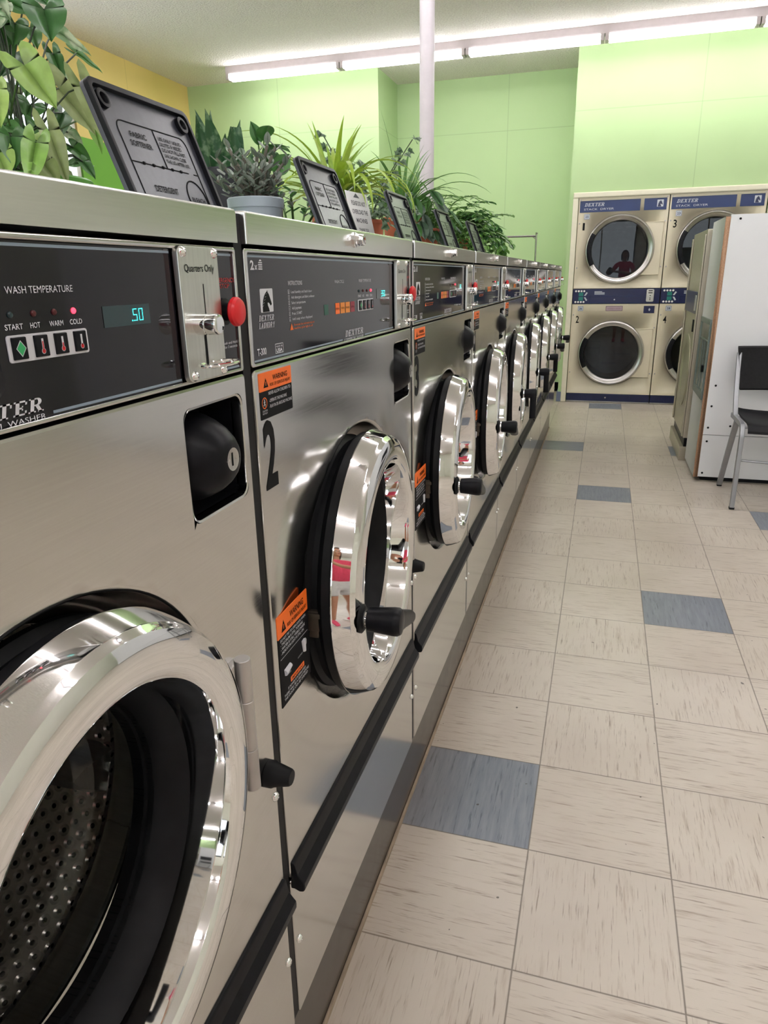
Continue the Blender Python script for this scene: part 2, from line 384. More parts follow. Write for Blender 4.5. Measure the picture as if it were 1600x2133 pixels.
# trim round the dryer bank, baseboards
mb = MB(FY @ Matrix.Translation((0, 0, -YD)))
def trim(mb, u0, u1, v0, v1): mb.box(u0, u1, v0, v1, 0, .016, TRIMW, .004); mb.box(u0+(.006 if u1-u0 > .2 else 0), u1-(.006 if u1-u0 > .2 else 0), v0+.006, v1-.006, .016, .024, TRIMW, .003)
trim(mb, -.012, DX0+.002, .0, 1.922); trim(mb, -.012, DX1+.05, 1.922, 1.972); trim(mb, DX1-.002, DX1+.05, 0, 1.922)
struct(mb.build('trim_1'))
BB = noisy(mat('blue grey vinyl base', srgb(112, 122, 146), .5), amount=.05)
mb = MB(); mb.box(-1.93, -.045, YR-.012, YR, 0, .1, BB, .002); mb.box(-.057, -.045, YD, YR-.012, 0, .1, BB, .002); mb.box(-.057, -.013, YD-.012, YD, 0, .1, BB, .002); struct(mb.build('baseboard_back'))
# painted plinth the washers stand on
PLB = noisy(mat('dark brown painted plinth', srgb(62, 55, 50), .22, 0, .6), (1, 3, 3), .18, 8, .1, (.16, .3))
mb = MB(); mb.box(-.72, -.026, -.01, 6.06, 0, .2185, PLB, .003); mb.box(-.026, -.020, -.01, 6.06, 0, .012, noisy(mat('tan caulk line', srgb(150, 132, 112), .7), amount=.2), .002)
struct(mb.build('plinth'))
# steel post
mb = MB(); mb.lathe(-.76, 4.62, [(.044, 0), (.044, HC)], noisy(mat('pale lilac post paint', srgb(206, 198, 204), .4), amount=.03), 40)
mb.lathe(-.76, 4.62, [(.085, 0), (.085, .01), (.044, .012)], WHITEP, 32)
o = mb.build('trim_2'); struct(o)
# ------------------------------------------------------------------ washers
PIT = .672; W0, W1 = .0045, .6595; CYL = .338; CZ = .805; RO = .2225
LK = (.541, .645, 1.028, 1.1305)                                      # lock recess opening (y0,y1,z0,z1)
def dish(y, z):
    """Depth of the soft pressed dish round the door hole."""
    z0, z1 = .466, 1.1515; r = math.hypot(y-CYL, z-CZ); t = min(max((.335-r)/.098, 0), 1)
    q = math.hypot(max(LK[0]-y, 0, y-LK[1]), max(LK[2]-z, 0, z-LK[3])); e = min(y-W0, W1-y, z-z0, z1-z)
    k = min(max((q-.004)/.05, 0), 1)*min(max((e-.004)/.045, 0), 1); s = min(max(((z-CZ)/max(r, 1e-4)-.45)/.5, 0), 1)
    return -.0055*t*t*(3-2*t)*k*k*(3-2*k)*(1-.9*s*s*(3-2*s))
def front_panel(mb):
    """Upper stainless front: a flat sheet with a soft dish round the door hole and a lock opening."""
    z0, z1 = .466, 1.1515; i = .003
    outer = MB.rr(W0+i, W1-i, z0+i, z1-i, .004, 3); circ = [(CYL+(RO+.006)*math.cos(2*PI*k/96), CZ+(RO+.006)*math.sin(2*PI*k/96)) for k in range(96)]
    hole = MB.rr(LK[0]-.003, LK[1]+.003, LK[2]-.003, LK[3]+.003, .011, 5)
    pts, edges = [], []
    for lp in (outer, circ, hole):
        b = len(pts); pts += lp; edges += [(b+k, b+(k+1) % len(lp)) for k in range(len(lp))]
    inh = lambda y, z, g=0: (math.hypot(y-CYL, z-CZ) < RO+.006+g) or (LK[0]-.003-g < y < LK[1]+.003+g and LK[2]-.003-g < z < LK[3]+.003+g)
    for rr_, nn in ((.238, 96), (.246, 96), (.256, 90), (.268, 90), (.28, 80), (.295, 80), (.31, 80), (.325, 80), (.34, 80), (.355, 80), (.37, 80)):
        for k in range(nn):
            p = (CYL+rr_*math.cos(2*PI*(k+.5)/nn), CZ+rr_*math.sin(2*PI*(k+.5)/nn))
            if W0+.008 < p[0] < W1-.008 and z0+.008 < p[1] < z1-.008 and not inh(*p, .003): pts.append(p)
    for a in range(1, 14):
        for c in range(1, 14):
            p = (W0+(W1-W0)*a/14, z0+(z1-z0)*c/14)
            if math.hypot(p[0]-CYL, p[1]-CZ) > .382 and not inh(*p, .006): pts.append(p)
    vs, _, fs, *_r = geometry.delaunay_2d_cdt([Vector(p) for p in pts], edges, [], 0, 1e-6)
    out = []
    for f in fs:
        c = sum((vs[k] for k in f), Vector((0, 0)))/3
        if math.hypot(c.x-CYL, c.y-CZ) < RO+.0055 or (LK[0]-.003 < c.x < LK[1]+.003 and LK[2]-.003 < c.y < LK[3]+.003 and inh(c.x, c.y)): continue
        out.append(list(f))
    mb.add([(p.x, p.y, dish(p.x, p.y)) for p in vs], out, STEEL)
    L = lambda d, n: [(u, v, n) for u, v in MB.rr(W0+d, W1-d, z0+d, z1-d, .004+i-d if d < i else .004, 3)]
    mb.loft([L(.003, 0), L(.0008, -.0008), L(0, -.003), L(0, -.02)], STEEL)
    H = lambda d, n: [(u, v, n) for u, v in MB.rr(LK[0]+d, LK[1]-d, LK[2]+d, LK[3]-d, .011-d if d < 0 else .008, 5)]
    mb.loft([H(-.003, 0), H(-.0008, -.0008), H(0, -.003), H(0, -.012)], STEEL)
    rim = []
    for r, n, g in ((RO+.006, 0, 1), (RO+.003, -.0005, 1), (RO+.0008, -.0022, 1), (RO, -.005, 1), (RO-.001, -.017, .5), (RO-.004, -.05, 0), (RO-.012, -.07, 0), (.20, -.078, 0), (.188, -.082, 0)):
        rim.append([(CYL+r*math.cos(2*PI*k/96), CZ+r*math.sin(2*PI*k/96), n + g*dish(CYL+(RO+.006)*math.cos(2*PI*k/96), CZ+(RO+.006)*math.sin(2*PI*k/96))) for k in range(96)])
    mb.loft(rim, STEEL)

def screw(mb, u, v, n, r=.005):
    mb.lathe(u, v, [(r*1.15, n), (r*1.1, n+r*.12), (r, n+r*.3), (r*.75, n+r*.62), (r*.42, n+r*.75), (r*.38, n+r*.4), (0, n+r*.38)], CHROME, 16)

def warning_head(mb, u0, u1, v1, n, hd):
    w = u1-u0
    mb.poly([(u0+w*.12, v1-hd*.82), (u0+w*.26, v1-hd*.82), (u0+w*.19, v1-hd*.3)], n, INK)
    mb.poly([(u0+w*.182, v1-hd*.72), (u0+w*.2, v1-hd*.72), (u0+w*.2, v1-hd*.5), (u0+w*.182, v1-hd*.5)], n+.0001, ORANGE)
    mb.text('WARNING', u0+w*.40, v1-hd*.52, hd*.28, n, INK, w*.46, bold=.02)
    mb.text('RISK OF SERIOUS INJURY', u0+w*.31, v1-hd*.82, hd*.17, n, INK, w*.65, bold=.012)

def running_figure(mb, u, v, h, n):
    mb.annulus(u, v, h*.42, h*.5, n, ORANGE, 20)
    mb.disc(u+h*.02, v+h*.26, h*.08, n, WHITE, 10)
    for a, b, c, d, t in ((0, .18, -.02, -.06, .075), (0, .14, -.16, .04, .035), (0, .14, .16, .06, .035), (-.02, -.06, .14, -.16, .045), (.14, -.16, .08, -.32, .04), (-.02, -.06, -.12, -.2, .045), (-.12, -.2, -.24, -.2, .04)):
        p, q = Vector((a, b))*h, Vector((c, d))*h; k = (q-p).normalized().orthogonal()*t*h
        mb.poly([(u+x.x, v+x.y) for x in (p+k, q+k, q-k, p-k)], n, WHITE)

def horse_badge(mb, u0, v0, w, h, n, white, dark):
    """White square badge with a dark horse head in profile."""
    mb.plate(u0, u0+w, v0, v0+h, n-.0002, n, white, r=w*.05, e=.0001)
    P = [(.08,0),(.10,.30),(.16,.52),(.26,.70),(.38,.83),(.50,.90),(.58,.98),(.60,.88),(.70,.80),(.80,.62),(.90,.42),(.93,.34),(.87,.28),(.80,.27),(.72,.36),(.62,.42),(.55,.40),(.57,.28),(.66,.14),(.70,0)]
    for tri in geometry.tessellate_polygon([[Vector((a, b, 0)) for a, b in P]]):
        mb.poly([(u0+w*(.06+P[k][0]*.88), v0+h*(.02+P[k][1]*.94)) for k in tri], n+.0001, dark)
    for k in range(5):                                               # mane strokes
        a = .12+.075*k; mb.poly([(u0+w*a, v0+h*(.25+.13*k)), (u0+w*(a+.04), v0+h*(.25+.13*k)), (u0+w*(a+.13), v0+h*(.33+.12*k))], n+.0002, white)

def seven_seg(mb, ch, u, v, h, n, m):
    w = h*.55; t = h*.075
    S = {'a': (0, h-t, w, h), 'g': (0, h/2-t/2, w, h/2+t/2), 'd': (0, 0, w, t), 'f': (0, h/2, t, h), 'b': (w-t, h/2, w, h), 'e': (0, 0, t, h/2), 'c': (w-t, 0, w, h/2)}
    for s in {'0': 'abcdef', '3': 'abgcd', '5': 'afgcd', '2': 'abged'}[ch]:
        a, b, c, d = S[s]; mb.rect(u+a+h*.012, u+c-h*.012, v+b+h*.012, v+d-h*.012, n, m)

def keypad(mb, n):
    u0, v0, u1, v1 = .3597, .1946, .433, .2113
    mb.plate(u0, u1, v0+1, v1+1, n, n+.0008, WHITE, r=.002, e=.0003)

def control_panel(w):
    """Console frame, printed overlay, keypad, lamps, display, coin slide, stop button."""
    F = MB(FX); F.ring_plate((W0, W1, 1.1535, 1.2722), (.0125, .6545, 1.1572, 1.2675), -.02, -.0005, STEEL, .004, .002)
    cp = F.build('control_panel', w)
    o = MB(FX); n = -.003
    o.plate(.0125, .549, 1.1572, 1.2675, n-.004, n, OVERLAY, r=.001, e=.0004); o.plate(.6155, .6545, 1.1572, 1.2675, n-.004, n, OVERLAY, r=.001, e=.0004)
    n += .0003
    for a, b in ((.0135, .547), (.617, .653)): o.rect(a, b, 1.2638, 1.2658, n, STRIPE)
    o.rect(.0135, .289, 1.1582, 1.1602, n, STRIPE); o.rect(.389, .547, 1.1582, 1.1602, n, STRIPE); o.rect(.617, .653, 1.1582, 1.1602, n, STRIPE)
    o.text('2', .0205, 1.2518, .0088, n, WHITE, .0085, bold=.03); o.text('x', .0305, 1.2518, .0066, n, WHITE, .006, bold=.02)
    for k in range(4): o.rect(.039+.0006*(k % 2), .0485, 1.2518+.0021*k, 1.2530+.0021*k, n, WHITE)     # stacked-load mark
    o.poly([(.041, 1.2602), (.0478, 1.2602), (.046, 1.2618), (.043, 1.2618)], n, WHITE)
    horse_badge(o, .0388, 1.208, .031, .0245, n, WHITE, INK)
    o.slab('DEXTER', .032, 1.1992, .0062, n, WHITE, sq=1.2); o.slab('LAUNDRY', .031, 1.1914, .0062, n, WHITE, sq=1.03)
    o.text('T-300', .0235, 1.1642, .0072, n, WHITE, .0215, bold=.02)
    for a, b, c, d in ((.0676, .0892, 1.1722, 1.173), (.0676, .0892, 1.1622, 1.163), (.0676, .0684, 1.1622, 1.173), (.0884, .0892, 1.1622, 1.173)): o.rect(a, b, c, d, n, WHITE)
    o.text('MADE IN', .07, 1.1686, .0024, n, WHITE, .017); o.text('USA', .0705, 1.1638, .0038, n, WHITE, .016, bold=.03)
    o.text('INSTRUCTIONS', .1124, 1.2352, .0048, n, WHITE, .041)
    for k, (t, wd) in enumerate((('Load laundry and latch door', .064), ('Add detergent and fabric softener', .072), ('Select temperature', .042), ('Add payment', .029), ('Press START', .03), ('Add soap when displayed', .062))):
        z = 1.2262-.0061*k; o.text(t, .119, z, .0031, n, WHITE, wd)
        for a, b, c, d in ((.1105, .1148, z-.0007, z-.0003), (.1105, .1148, z+.0036, z+.004), (.1105, .1109, z-.0007, z+.004), (.1144, .1148, z-.0007, z+.004)): o.rect(a, b, c, d, n, WHITE)
        o.text(str(k+1), .1126, z, .0028, n, WHITE, .0011, align='c')
    o.poly([(.1115, 1.1848), (.121, 1.1848), (.1162, 1.1925)], n, ORANGE)
    o.text('Do not open door until motion stops and', .123, 1.1892, .0025, n, ORANGE, .063); o.text('machine cycle light is off', .123, 1.1852, .0025, n, ORANGE, .058)
    o.rect(.2225, .2378, 1.196, 1.2093, n, DKGREEN)
    for a, b, m_, t in ((.2646, .2812, ORANGE, 'PREWASH'), (.2846, .3022, OR2, 'WASH'), (.3052, .3232, OR2, 'RINSE'), (.3265, .3441, MAROON, 'SPIN')):
        o.rect(a, b, 1.1953, 1.2098, n, m_); o.text(t, (a+b)/2, 1.2012, .0026, n+.0001, INK, (b-a)*.72, align='c')
    o.text('WASH CYCLE', .2645, 1.2357, .0042, n, WHITE, .037); o.text('WASH TEMPERATURE', .3655, 1.236, .0044, n, WHITE, .06)
    for t, u, wd in (('START', .3605, .0148), ('HOT', .3815, .0087), ('WARM', .3985, .013), ('COLD', .418, .0122)): o.text(t, u, 1.2146, .0034, n, WHITE, wd, bold=.01)
    o.slab('DEXTER', .300, 1.1618, .0090, n, WHITE, sq=1.78); o.text('COMMERCIAL WASHER', .295, 1.1566, .0034, n, WHITE, .087)
    o.text('EMERGENCY', .6185, 1.2398, .0042, n, REDP, .038); o.text('STOP', .6275, 1.2345, .0042, n, REDP, .018)
    o.text('Push and Hold', .6245, 1.1822, .0026, n, WHITE, .0285); o.text('for 3 seconds', .6265, 1.1784, .0026, n, WHITE, .026)
    o.build('overlay', cp)
    k = MB(FX); k.plate(.3597, .433, 1.1946, 1.2113, n-.001, n+.0006, WHITE, r=.0018, e=.0003)
    for j, u in enumerate((.3624, .3812, .3996, .4184)):
        k.plate(u, u+.0118, 1.1962, 1.2100, n+.0004, n+.0022, BLACK, r=.0006, e=.0009)
        c = u+.0059; zz = n+.0024
        if j == 0: k.poly([(c, 1.1978), (c+.0042, 1.2031), (c, 1.2082), (c-.0042, 1.2031)], zz, WHITE); k.poly([(c, 1.1986), (c+.0036, 1.2031), (c, 1.2074), (c-.0036, 1.2031)], zz+.0001, GREENP)
        else:
            k.rect(c-.0009, c+.0009, 1.2005, 1.2078, zz, WHITE); k.disc(c, 1.1998, .0019, zz, WHITE, 12); k.disc(c, 1.1998, .0015, zz+.0001, RED, 12); k.rect(c-.0005, c+.0005, 1.2005, 1.2085-.0024*j, zz+.0001, RED)
    k.build('keypad', cp)
    l = MB(FX)
    for j, u in enumerate((.3662, .3857, .4043, .4230)): l.lathe(u, 1.2235, [(.0021, n-.0005), (.0021, n+.0004), (.0014, n+.0012), (0, n+.0015)], LEDON if j == 3 else (LEDOFF if j else DISPLAY), 12)
    l.build('indicator_lamps', cp)
    c = MB(FX); c.plate(.5495, .6155, 1.1558, 1.2702, -.001, .0042, PLATE, r=.006, e=.0012)
    c.text('Quarters Only', .5575, 1.2492, .0062, .0045, INK, .049)
    c.box(.5851, .5863, 1.2142, 1.2390, .0040, .0044, INK); c.lathe(.5857, 1.2142, [(.0009, .0044), (0, .0044)], INK, 8)
    c.poly([(.5815+.0018*math.cos(2*PI*q/20), (1.1945 if math.sin(2*PI*q/20) > 0 else 1.1705)+.0018*math.sin(2*PI*q/20)) for q in range(20)], .0045, INK)
    c.disc(.5815, 1.1672, .0017, .0045, INK, 10)
    cs = c.build('coin_slide', w)
    for u, v in ((.5565, 1.2652), (.6085, 1.2652), (.5580, 1.1612), (.6092, 1.1612)):
        s = MB(FX); screw(s, u, v, .0042, .0042); s.build('screw', cs)
    kb = MB(FX); kb.lathe(.5715, 1.2050, [(.0092, .004), (.0092, .0135), (.0088, .0142), (.0088, .0148), (.0092, .0155), (.0092, .0235), (.0085, .0252), (.007, .0258), (0, .0258)], CHROME, 28); kb.build('coin_knob', cs)
    lp = MB(FX); lp.tube([(.5825+.028*math.cos(a), 1.1700, .0045+.011+.013*math.sin(a)) for a in [2*PI*q/28 for q in range(28)]], .0016, CHROME, 8, closed=True); lp.build('return_ring', cs)
    e = MB(FX); e.lathe(.6315, 1.213, [(.0125, -.003), (.0125, -.001), (.0085, -.0005), (.0082, .006)], BLACK, 24)
    e.lathe(.6315, 1.213, [(.0082, .0055), (.0095, .0065), (.0125, .0075), (.0137, .0092), (.0135, .0122), (.0118, .0145), (.008, .016), (0, .0168)], RED, 32); e.build('emergency_stop_button', cp)
    return cp

def make_display(w, txt):
    d = MB(FX); d.rect(.4534, .5110, 1.2098, 1.2250, -.0026, DISPLAY)
    u = .4885 if len(txt) == 2 else .4775
    for i, ch in enumerate(txt): seven_seg(d, ch, u+.0075*i, 1.2128, .0092, -.0022, CYAN)
    d.disc(u+(-.0014 if len(txt) == 2 else .0061), 1.2132, .0006, -.0022, CYAN, 6)
    return d.build('price_display', w)

def make_lid(w):
    l = MB(FX)
    def L(i, n, v): return [(u, v, nn) for u, nn in MB.rr(W0+i, W1-i, -.70, n, .003, 2)]
    l.loft([L(0, .004, 1.2757), L(0, .004, 1.3030), L(.0008, .0032, 1.3056), L(.003, .001, 1.3064)], STEELL, True, True)
    top = l.build('lid', w)
    k = MB(FX); k.lathe(.3335, 1.2925, [(.0105, .004), (.0105, .006), (.0090, .0065), (.0090, .0085), (.0080, .011), (.0080, .0170), (.0072, .0184), (.0054, .0186), (.0054, .0174), (0, .0174)], CHROME, 10)
    k.rect(.3325, .3345, 1.2890, 1.2960, .0176, INK); k.build('lid_lock', top)
    return top

def make_dispenser(w, opened):
    """Soap dispenser door on the lid: standing open (leaning back) or shut flat."""
    if opened: M = fr((-.243, .2, 1.3075), (0, 1, 0), (-.36, 0, .933))
    else: M = fr((-.05, .2, 1.3068), (0, 1, 0), (-1, 0, 0))
    f = MB(M); Wd, Hd = .236, .197
    if not opened:
        f.plate(0, Wd, 0, Hd, 0, .004, TRAY, r=.012, e=.0015); return f.build('dispenser_lid', w)
    f.plate(0, Wd, 0, Hd, -.006, 0, TRAY, r=.012, e=.001, back=True)
    f.ring_plate((0, Wd, 0, Hd), (.007, Wd-.007, .006, Hd-.008), 0, .007, BLACK, .012, .008, .001)
    for u in (.024, Wd-.024): f.lathe(u, Hd-.024, [(.0125, 0), (.0125, .006), (.009, .0065), (.0075, .006), (.006, .001), (0, .001)], BLACK, 20)
    def line(pts, t=.0009, closed=False): f.tube([(a, b, .0002) for a, b in pts], t, INK, 5, closed=closed)
    line(MB.rr(.036, Wd-.03, .014, Hd-.045, .014, 4), closed=True)
    zl = .096; line([(.036, zl), (.178, zl)]); line([(Wd-.043, zl), (Wd-.03, zl)]); line([(.122, zl), (.122, Hd-.045)])
    for u in (.062, .085, .108, .132, .155): line([(u, zl), (u+.004, zl)], .0022)
    line([(.176+.026*math.cos(2*PI*q/32), .055+.026*math.sin(2*PI*q/32)*1.12) for q in range(32)], .0012, True)
    T_ = lambda *a, **k: f.text(*a, **k)
    T_('FABRIC', .078, .132, .0075, .0007, INK, .038, align='c', bold=.02); T_('SOFTENER', .078, .1195, .0075, .0007, INK, .05, align='c', bold=.02)
    for q, t in enumerate(('USE ONLY LIQUID,', 'DILUTED IF NEEDED.', 'DO NOT FILL PAST', 'LINE SHOWN. CLOSE', 'THE LID AFTER USE.')): T_(t, .128, .138-.0082*q, .0052, .0007, INK, .062-.004*(q % 2), bold=.02)
    T_('DETERGENT', .096, .058, .0085, .0007, INK, .058, align='c', bold=.02); T_('BLEACH', .176, .0505, .0075, .0007, INK, .036, align='c', bold=.02)
    return f.build('dispenser_lid', w)

def make_door(w):
    t = .055; M = fr((.0425, CYL, CZ), (-math.sin(t), math.cos(t), 0), (0, 0, 1)); Mr = Matrix.Rotation(0, 4, 'X')
    d = MB(FX @ Matrix.Identity(4)); d.M = fr((0, 0, 0), (0, 1, 0), (0, 0, 1))
    d.lathe(0, 0, [(.2050, -.031), (.2118, -.029), (.2132, -.0275), (.2130, -.0255), (.2085, -.0140), (.2042, -.0030), (.2036, -.0018), (.2012, .0008), (.1990, .0038), (.1920, .0066), (.1840, .0084), (.1760, .0090), (.1690, .0084), (.1635, .0064), (.1600, .0030), (.1585, -.0015), (.1572, -.008), (.1535, -.026), (.1520, -.036)], CHROME, 128)
    door = d.build('door', w, (.0425, CYL, CZ), (0, 0, t), angle=27)
    g = MB(d.M); g.lathe(0, 0, [(.2080, -.030), (.2085, -.042), (.2040, -.048), (.1960, -.052), (.1965, -.060), (.2040, -.066), (.2040, -.073), (.1930, -.079), (.1720, -.0815), (.1500, -.0815), (.1420, -.088), (.1370, -.088), (.1365, -.074), (.1400, -.062), (.1450, -.050), (.1500, -.042), (.1522, -.0355)], RUBBER, 96); g.build('door_gasket', door)
    b = MB(d.M); b.lathe(0, 0, [(.1375, -.066), (.1365, -.078), (.1345, -.10), (.1300, -.126), (.1160, -.139), (.0800, -.145), (.03, -.146), (0, -.146)], DOORGLASS, 72); b.build('door_glass', door)
    a = math.radians(183); hu, hv = .183*math.cos(a), .183*math.sin(a)
    l = MB(d.M); l.box(hu-.02, hu+.012, hv-.018, hv+.014, -.078, -.033, BRONZE, .004); l.box(hu-.024, hu-.012, hv+.004, hv+.012, -.07, -.045, BRONZE, .002); l.box(hu-.016, hu+.002, hv-.03, hv-.012, -.07, -.05, BRONZE, .003); l.build('latch', door)
    h = MB(d.M)
    h.lathe(0, 0, [(.0205, .0065), (.0205, .0095), (.0165, .0125), (.011, .013)], RUBBER, 24); h.lathe(0, 0, [(.0115, .011), (.0115, .0175)], CHROME, 20)
    h.lathe(0, 0, [(.0145, .0168), (.0165, .0180), (.0185, .038), (.0200, .054), (.0198, .060), (.0172, .0645), (.012, .066), (0, .0662)], BLACK, 28)
    h.loft([[(x, y, z) for y, z in [(q[0]*s*1.0, .0525+q[1]) for q in MB.rr(-.0165, .0165, -.0125, .0125, .009, 4)]] for x, s in ((.0, .9), (.012, 1.0), (.045, .8), (.080, .7), (.092, .64), (.098, .5), (.100, .2))], BLACK, True, True)
    hd = h.build('door_handle', door, (0, hu, hv))
    return door

def make_washer():
    w = empty('washer')
    c = MB(FX)                                                        # cabinet shell, open towards the door hole
    G = noisy(mat('galvanised cabinet', (.10, .10, .10, 1), .5, .6), amount=.1)
    for a, b, v0, v1, n0, n1 in ((W0+.002, W0+.006, .22, 1.272, -.68, -.022), (W1-.006, W1-.002, .22, 1.272, -.68, -.022), (W0+.006, W1-.006, .22, .226, -.68, -.022), (W0+.006, W1-.006, .226, 1.272, -.68, -.674), (W0+.006, W1-.006, 1.266, 1.272, -.674, -.024), (W0+.006, W1-.006, 1.1515, 1.1565, -.674, -.024)): c.box(a, b, v0, v1, n0, n1, G)
    c.build('cabinet', w)
    p = MB(FX); front_panel(p); fp = p.build('front_panel', w, angle=50)
    lo = MB(FX); lo.plate(W0, W1, .2195, .4630, -.02, 0, STEEL, r=.004, e=.0025); lp = lo.build('lower_panel', w)
    for par, u, v in ((fp, .6525, .6255), (lp, .6525, .346), (lp, .0185, .3465), (fp, .0145, .6255)):
        s = MB(FX); screw(s, u, v, 0, .0056); s.build('screw', par)
    k = MB(FX)                                                        # black rail across the front
    prof = [(.4895, -.002), (.4895, .002), (.486, .0042), (.470, .0075), (.462, .0135), (.458, .0168), (.4535, .0172), (.447, .0168), (.444, .0150), (.443, .0100), (.446, .002), (.446, -.002)]
    k.loft([[(u, v, n*s) for v, n in prof] for u, s in ((.0115, .9), (.0125, 1), (.6555, 1), (.6565, .9))], BLACK, True, True); k.build('rail', w, angle=25)
    lk = MB(FX)                                                       # lock pocket
    A = lambda n, d=0.0: [(u, v, n) for u, v in MB.rr(LK[0]+d, LK[1]-d, LK[2]+d, LK[3]-d, .008, 4)]
    lk.loft([A(-.010), A(-.050), A(-.052, .004)], BLACK, False, True); pk = lk.build('coin_box_pocket', w)
    dm = MB(FX); dm.lathe(.5865, 1.0790, [(.047, -.052), (.0465, -.042), (.0450, -.030), (.0425, -.018), (.0385, -.008), (.0325, .003), (.0250, .012), (.0195, .0165), (.0150, .0185), (.0112, .0190)], BLACK, 48)
    dm.lathe(.5865, 1.0790, [(.0112, .0190), (.0105, .0188), (.0090, .0180), (0, .0180)], ZINC, 28); dm.rect(.5851, .5879, 1.0725, 1.0855, .0182, INK)
    for du in (-.0065, .0065): dm.disc(.5865+du, 1.0790, .0014, .0184, CHROME, 8)
    dm.build('coin_box_cover', pk)
    for u, v in ((.6235, 1.1170), (.6200, 1.0430)): s = MB(FX); screw(s, u, v, -.0515, .0066); s.build('bolt', pk)
    control_panel(w); make_lid(w); make_door(w)
    gs = MB(FX); gs.box(W1+.0003, W0+PIT-.0003, .222, 1.3035, -.05, -.0025, RUBBER); gs.build('gap_shade_strip', w)  # dark strip added to stand in for shade in the open gap
    h = MB(FX)
    for a, b in ((.7185, .7685), (.7690, .8280), (.8285, .8765)): h.M = fr((.0225, .5625, a), (1, 0, 0), (0, 1, 0)); h.lathe(0, 0, [(0, 0), (.0080, 0), (.0085, .0006), (.0085, b-a-.0006), (.0080, b-a), (0, b-a)], ZINC, 24)
    h.M = FX; h.box(.5625, .594, .745, .856, -.006, .004, ZINC, .002); h.box(.540, .5625, .775, .825, .014, .022, ZINC, .002); h.build('hinge', w)
    bp = MB(FX); bp.lathe(.6385, .672, [(.0165, 0), (.0165, .008), (.0150, .0105), (.0105, .0295), (.0090, .0315), (0, .0317)], RUBBER, 24); bp.build('bumper', w)
    wl = MB(FX); a, b, z1, z0 = .0150, .0995, 1.1462, 1.0958; n = .0004                # upper warning label
    wl.plate(a, b, z0, z1-.0195, -.0002, n, INK, r=.0015, e=.0001); wl.plate(a, b, z1-.020, z1, -.0002, n+.0001, ORANGE, r=.0015, e=.0001)
    warning_head(wl, a, b, z1, n+.0003, .020)
    wl.text('NEVER ALLOW CHILDREN TO:', .0365, 1.1208, .0036, n+.0002, WHITE, .059); wl.text('-OPERATE THE MACHINE', .0375, 1.1125, .0036, n+.0002, WHITE, .046); wl.text('-PLAY IN OR AROUND MACHINE', .0375, 1.1062, .0036, n+.0002, WHITE, .060)
    running_figure(wl, .0255, 1.1135, .0125, n+.0002); wl.text('CAUTION', .0255, 1.1040, .002, n+.0002, WHITE, .012, align='c'); wl.text('NO PLAY', .0255, 1.1012, .002, n+.0002, WHITE, .012, align='c')
    wl.build('warning_label', w)
    w2 = MB(FX); a, b, z1, z0 = .0165, .1085, .8555, .7300; n = .0006
    w2.plate(a, b, z0, z1-.0295, -.0002, n, INK, r=.001, e=.0001); w2.plate(a, b, z1-.030, z1, -.0002, n+.0001, ORANGE, r=.0015, e=.0001); warning_head(w2, a, b, z1, n+.0003, .030)
    for q, (t, wd) in enumerate((('DO NOT TRY TO OPEN DOOR WHEN:', .078), ('- THE DRUM IS STILL TURNING', .068), ('- WATER IS STILL VISIBLE INSIDE', .074), ('- INDICATOR LIGHT IS STILL ON', .07))): w2.text(t, .0225, .8195-.0058*q, .0036, n+.0002, WHITE, wd, bold=.01)
    w2.rect(.020, .104, .7965, .7971, n+.0002, WHITE)
    w2.tube([(.0285, .7745, n), (.046, .7770, n)], [.0046, .0034], WHITE, 10); w2.tube([(.088, .790, n), (.0905, .7725, n)], [.004, .003], WHITE, 10)
    w2.tube([(.094+.005*math.cos(q), .783+.006*math.sin(q), n) for q in (1.4, .8, .2, -.4, -.9)], .0006, WHITE, 5)
    w2.text('OPEN', .037, .7665, .0022, n+.0002, WHITE, .010); w2.text('LOCKED', .07, .7718, .0022, n+.0002, WHITE, .015)
    w2.plate(.045, .088, .7520, .7590, n, n+.0003, ORANGE, r=.0012, e=.0001); w2.text('IMPORTANT', .0665, .7538, .0036, n+.0005, INK, .036, align='c', bold=.015)
    for q, (t, wd) in enumerate((('IF POWER IS INTERRUPTED', .056), ('THERE WILL BE A DELAY BEFORE', .078), ('THE DOOR CAN BE OPENED', .074))): w2.text(t, .024+(.012 if q == 0 else 0), .7462-.0052*q, .0034, n+.0002, WHITE, wd, bold=.01)
    w2.build('warning_label', w)
    t = MB(FX)                                                        # tub ring and boot seen through the door
    t.lathe(CYL, CZ, [(.200, -.079), (.196, -.0825), (.192, -.084), (.189, -.086)], RUBBER, 64); t.build('door_boot', w)
    t = MB(FX); t.lathe(CYL, CZ, [(.1895, -.0855), (.1865, -.088), (.1875, -.092), (.1855, -.108), (.1850, -.111), (.1865, -.116), (.20, -.119), (.23, -.121)], PLATE, 64); t.build('tub_ring', w)
    d = MB(FX); seg = 96; R = .248; prof = [(.188, -.122, -.06), (R-.014, -.127, -.015), (R, -.141, .004), (R, -.52, .377), (R-.015, -.535, .398), (.12, -.54, .51), (.001, -.54, .63)]
    vs, fs, uv = [], [], []
    for r, n, q in prof:
        for i in range(seg+1): vs.append((CYL+r*math.cos(2*PI*i/seg), CZ+r*math.sin(2*PI*i/seg), n)); uv.append((2*PI*.255*i/seg, q))
    for a in range(len(prof)-1):
        for i in range(seg): fs.append([a*(seg+1)+i, a*(seg+1)+i+1, (a+1)*(seg+1)+i+1, (a+1)*(seg+1)+i])
    d.add(vs, fs, DRUM); dr = d.build('drum', w, uv=uv)
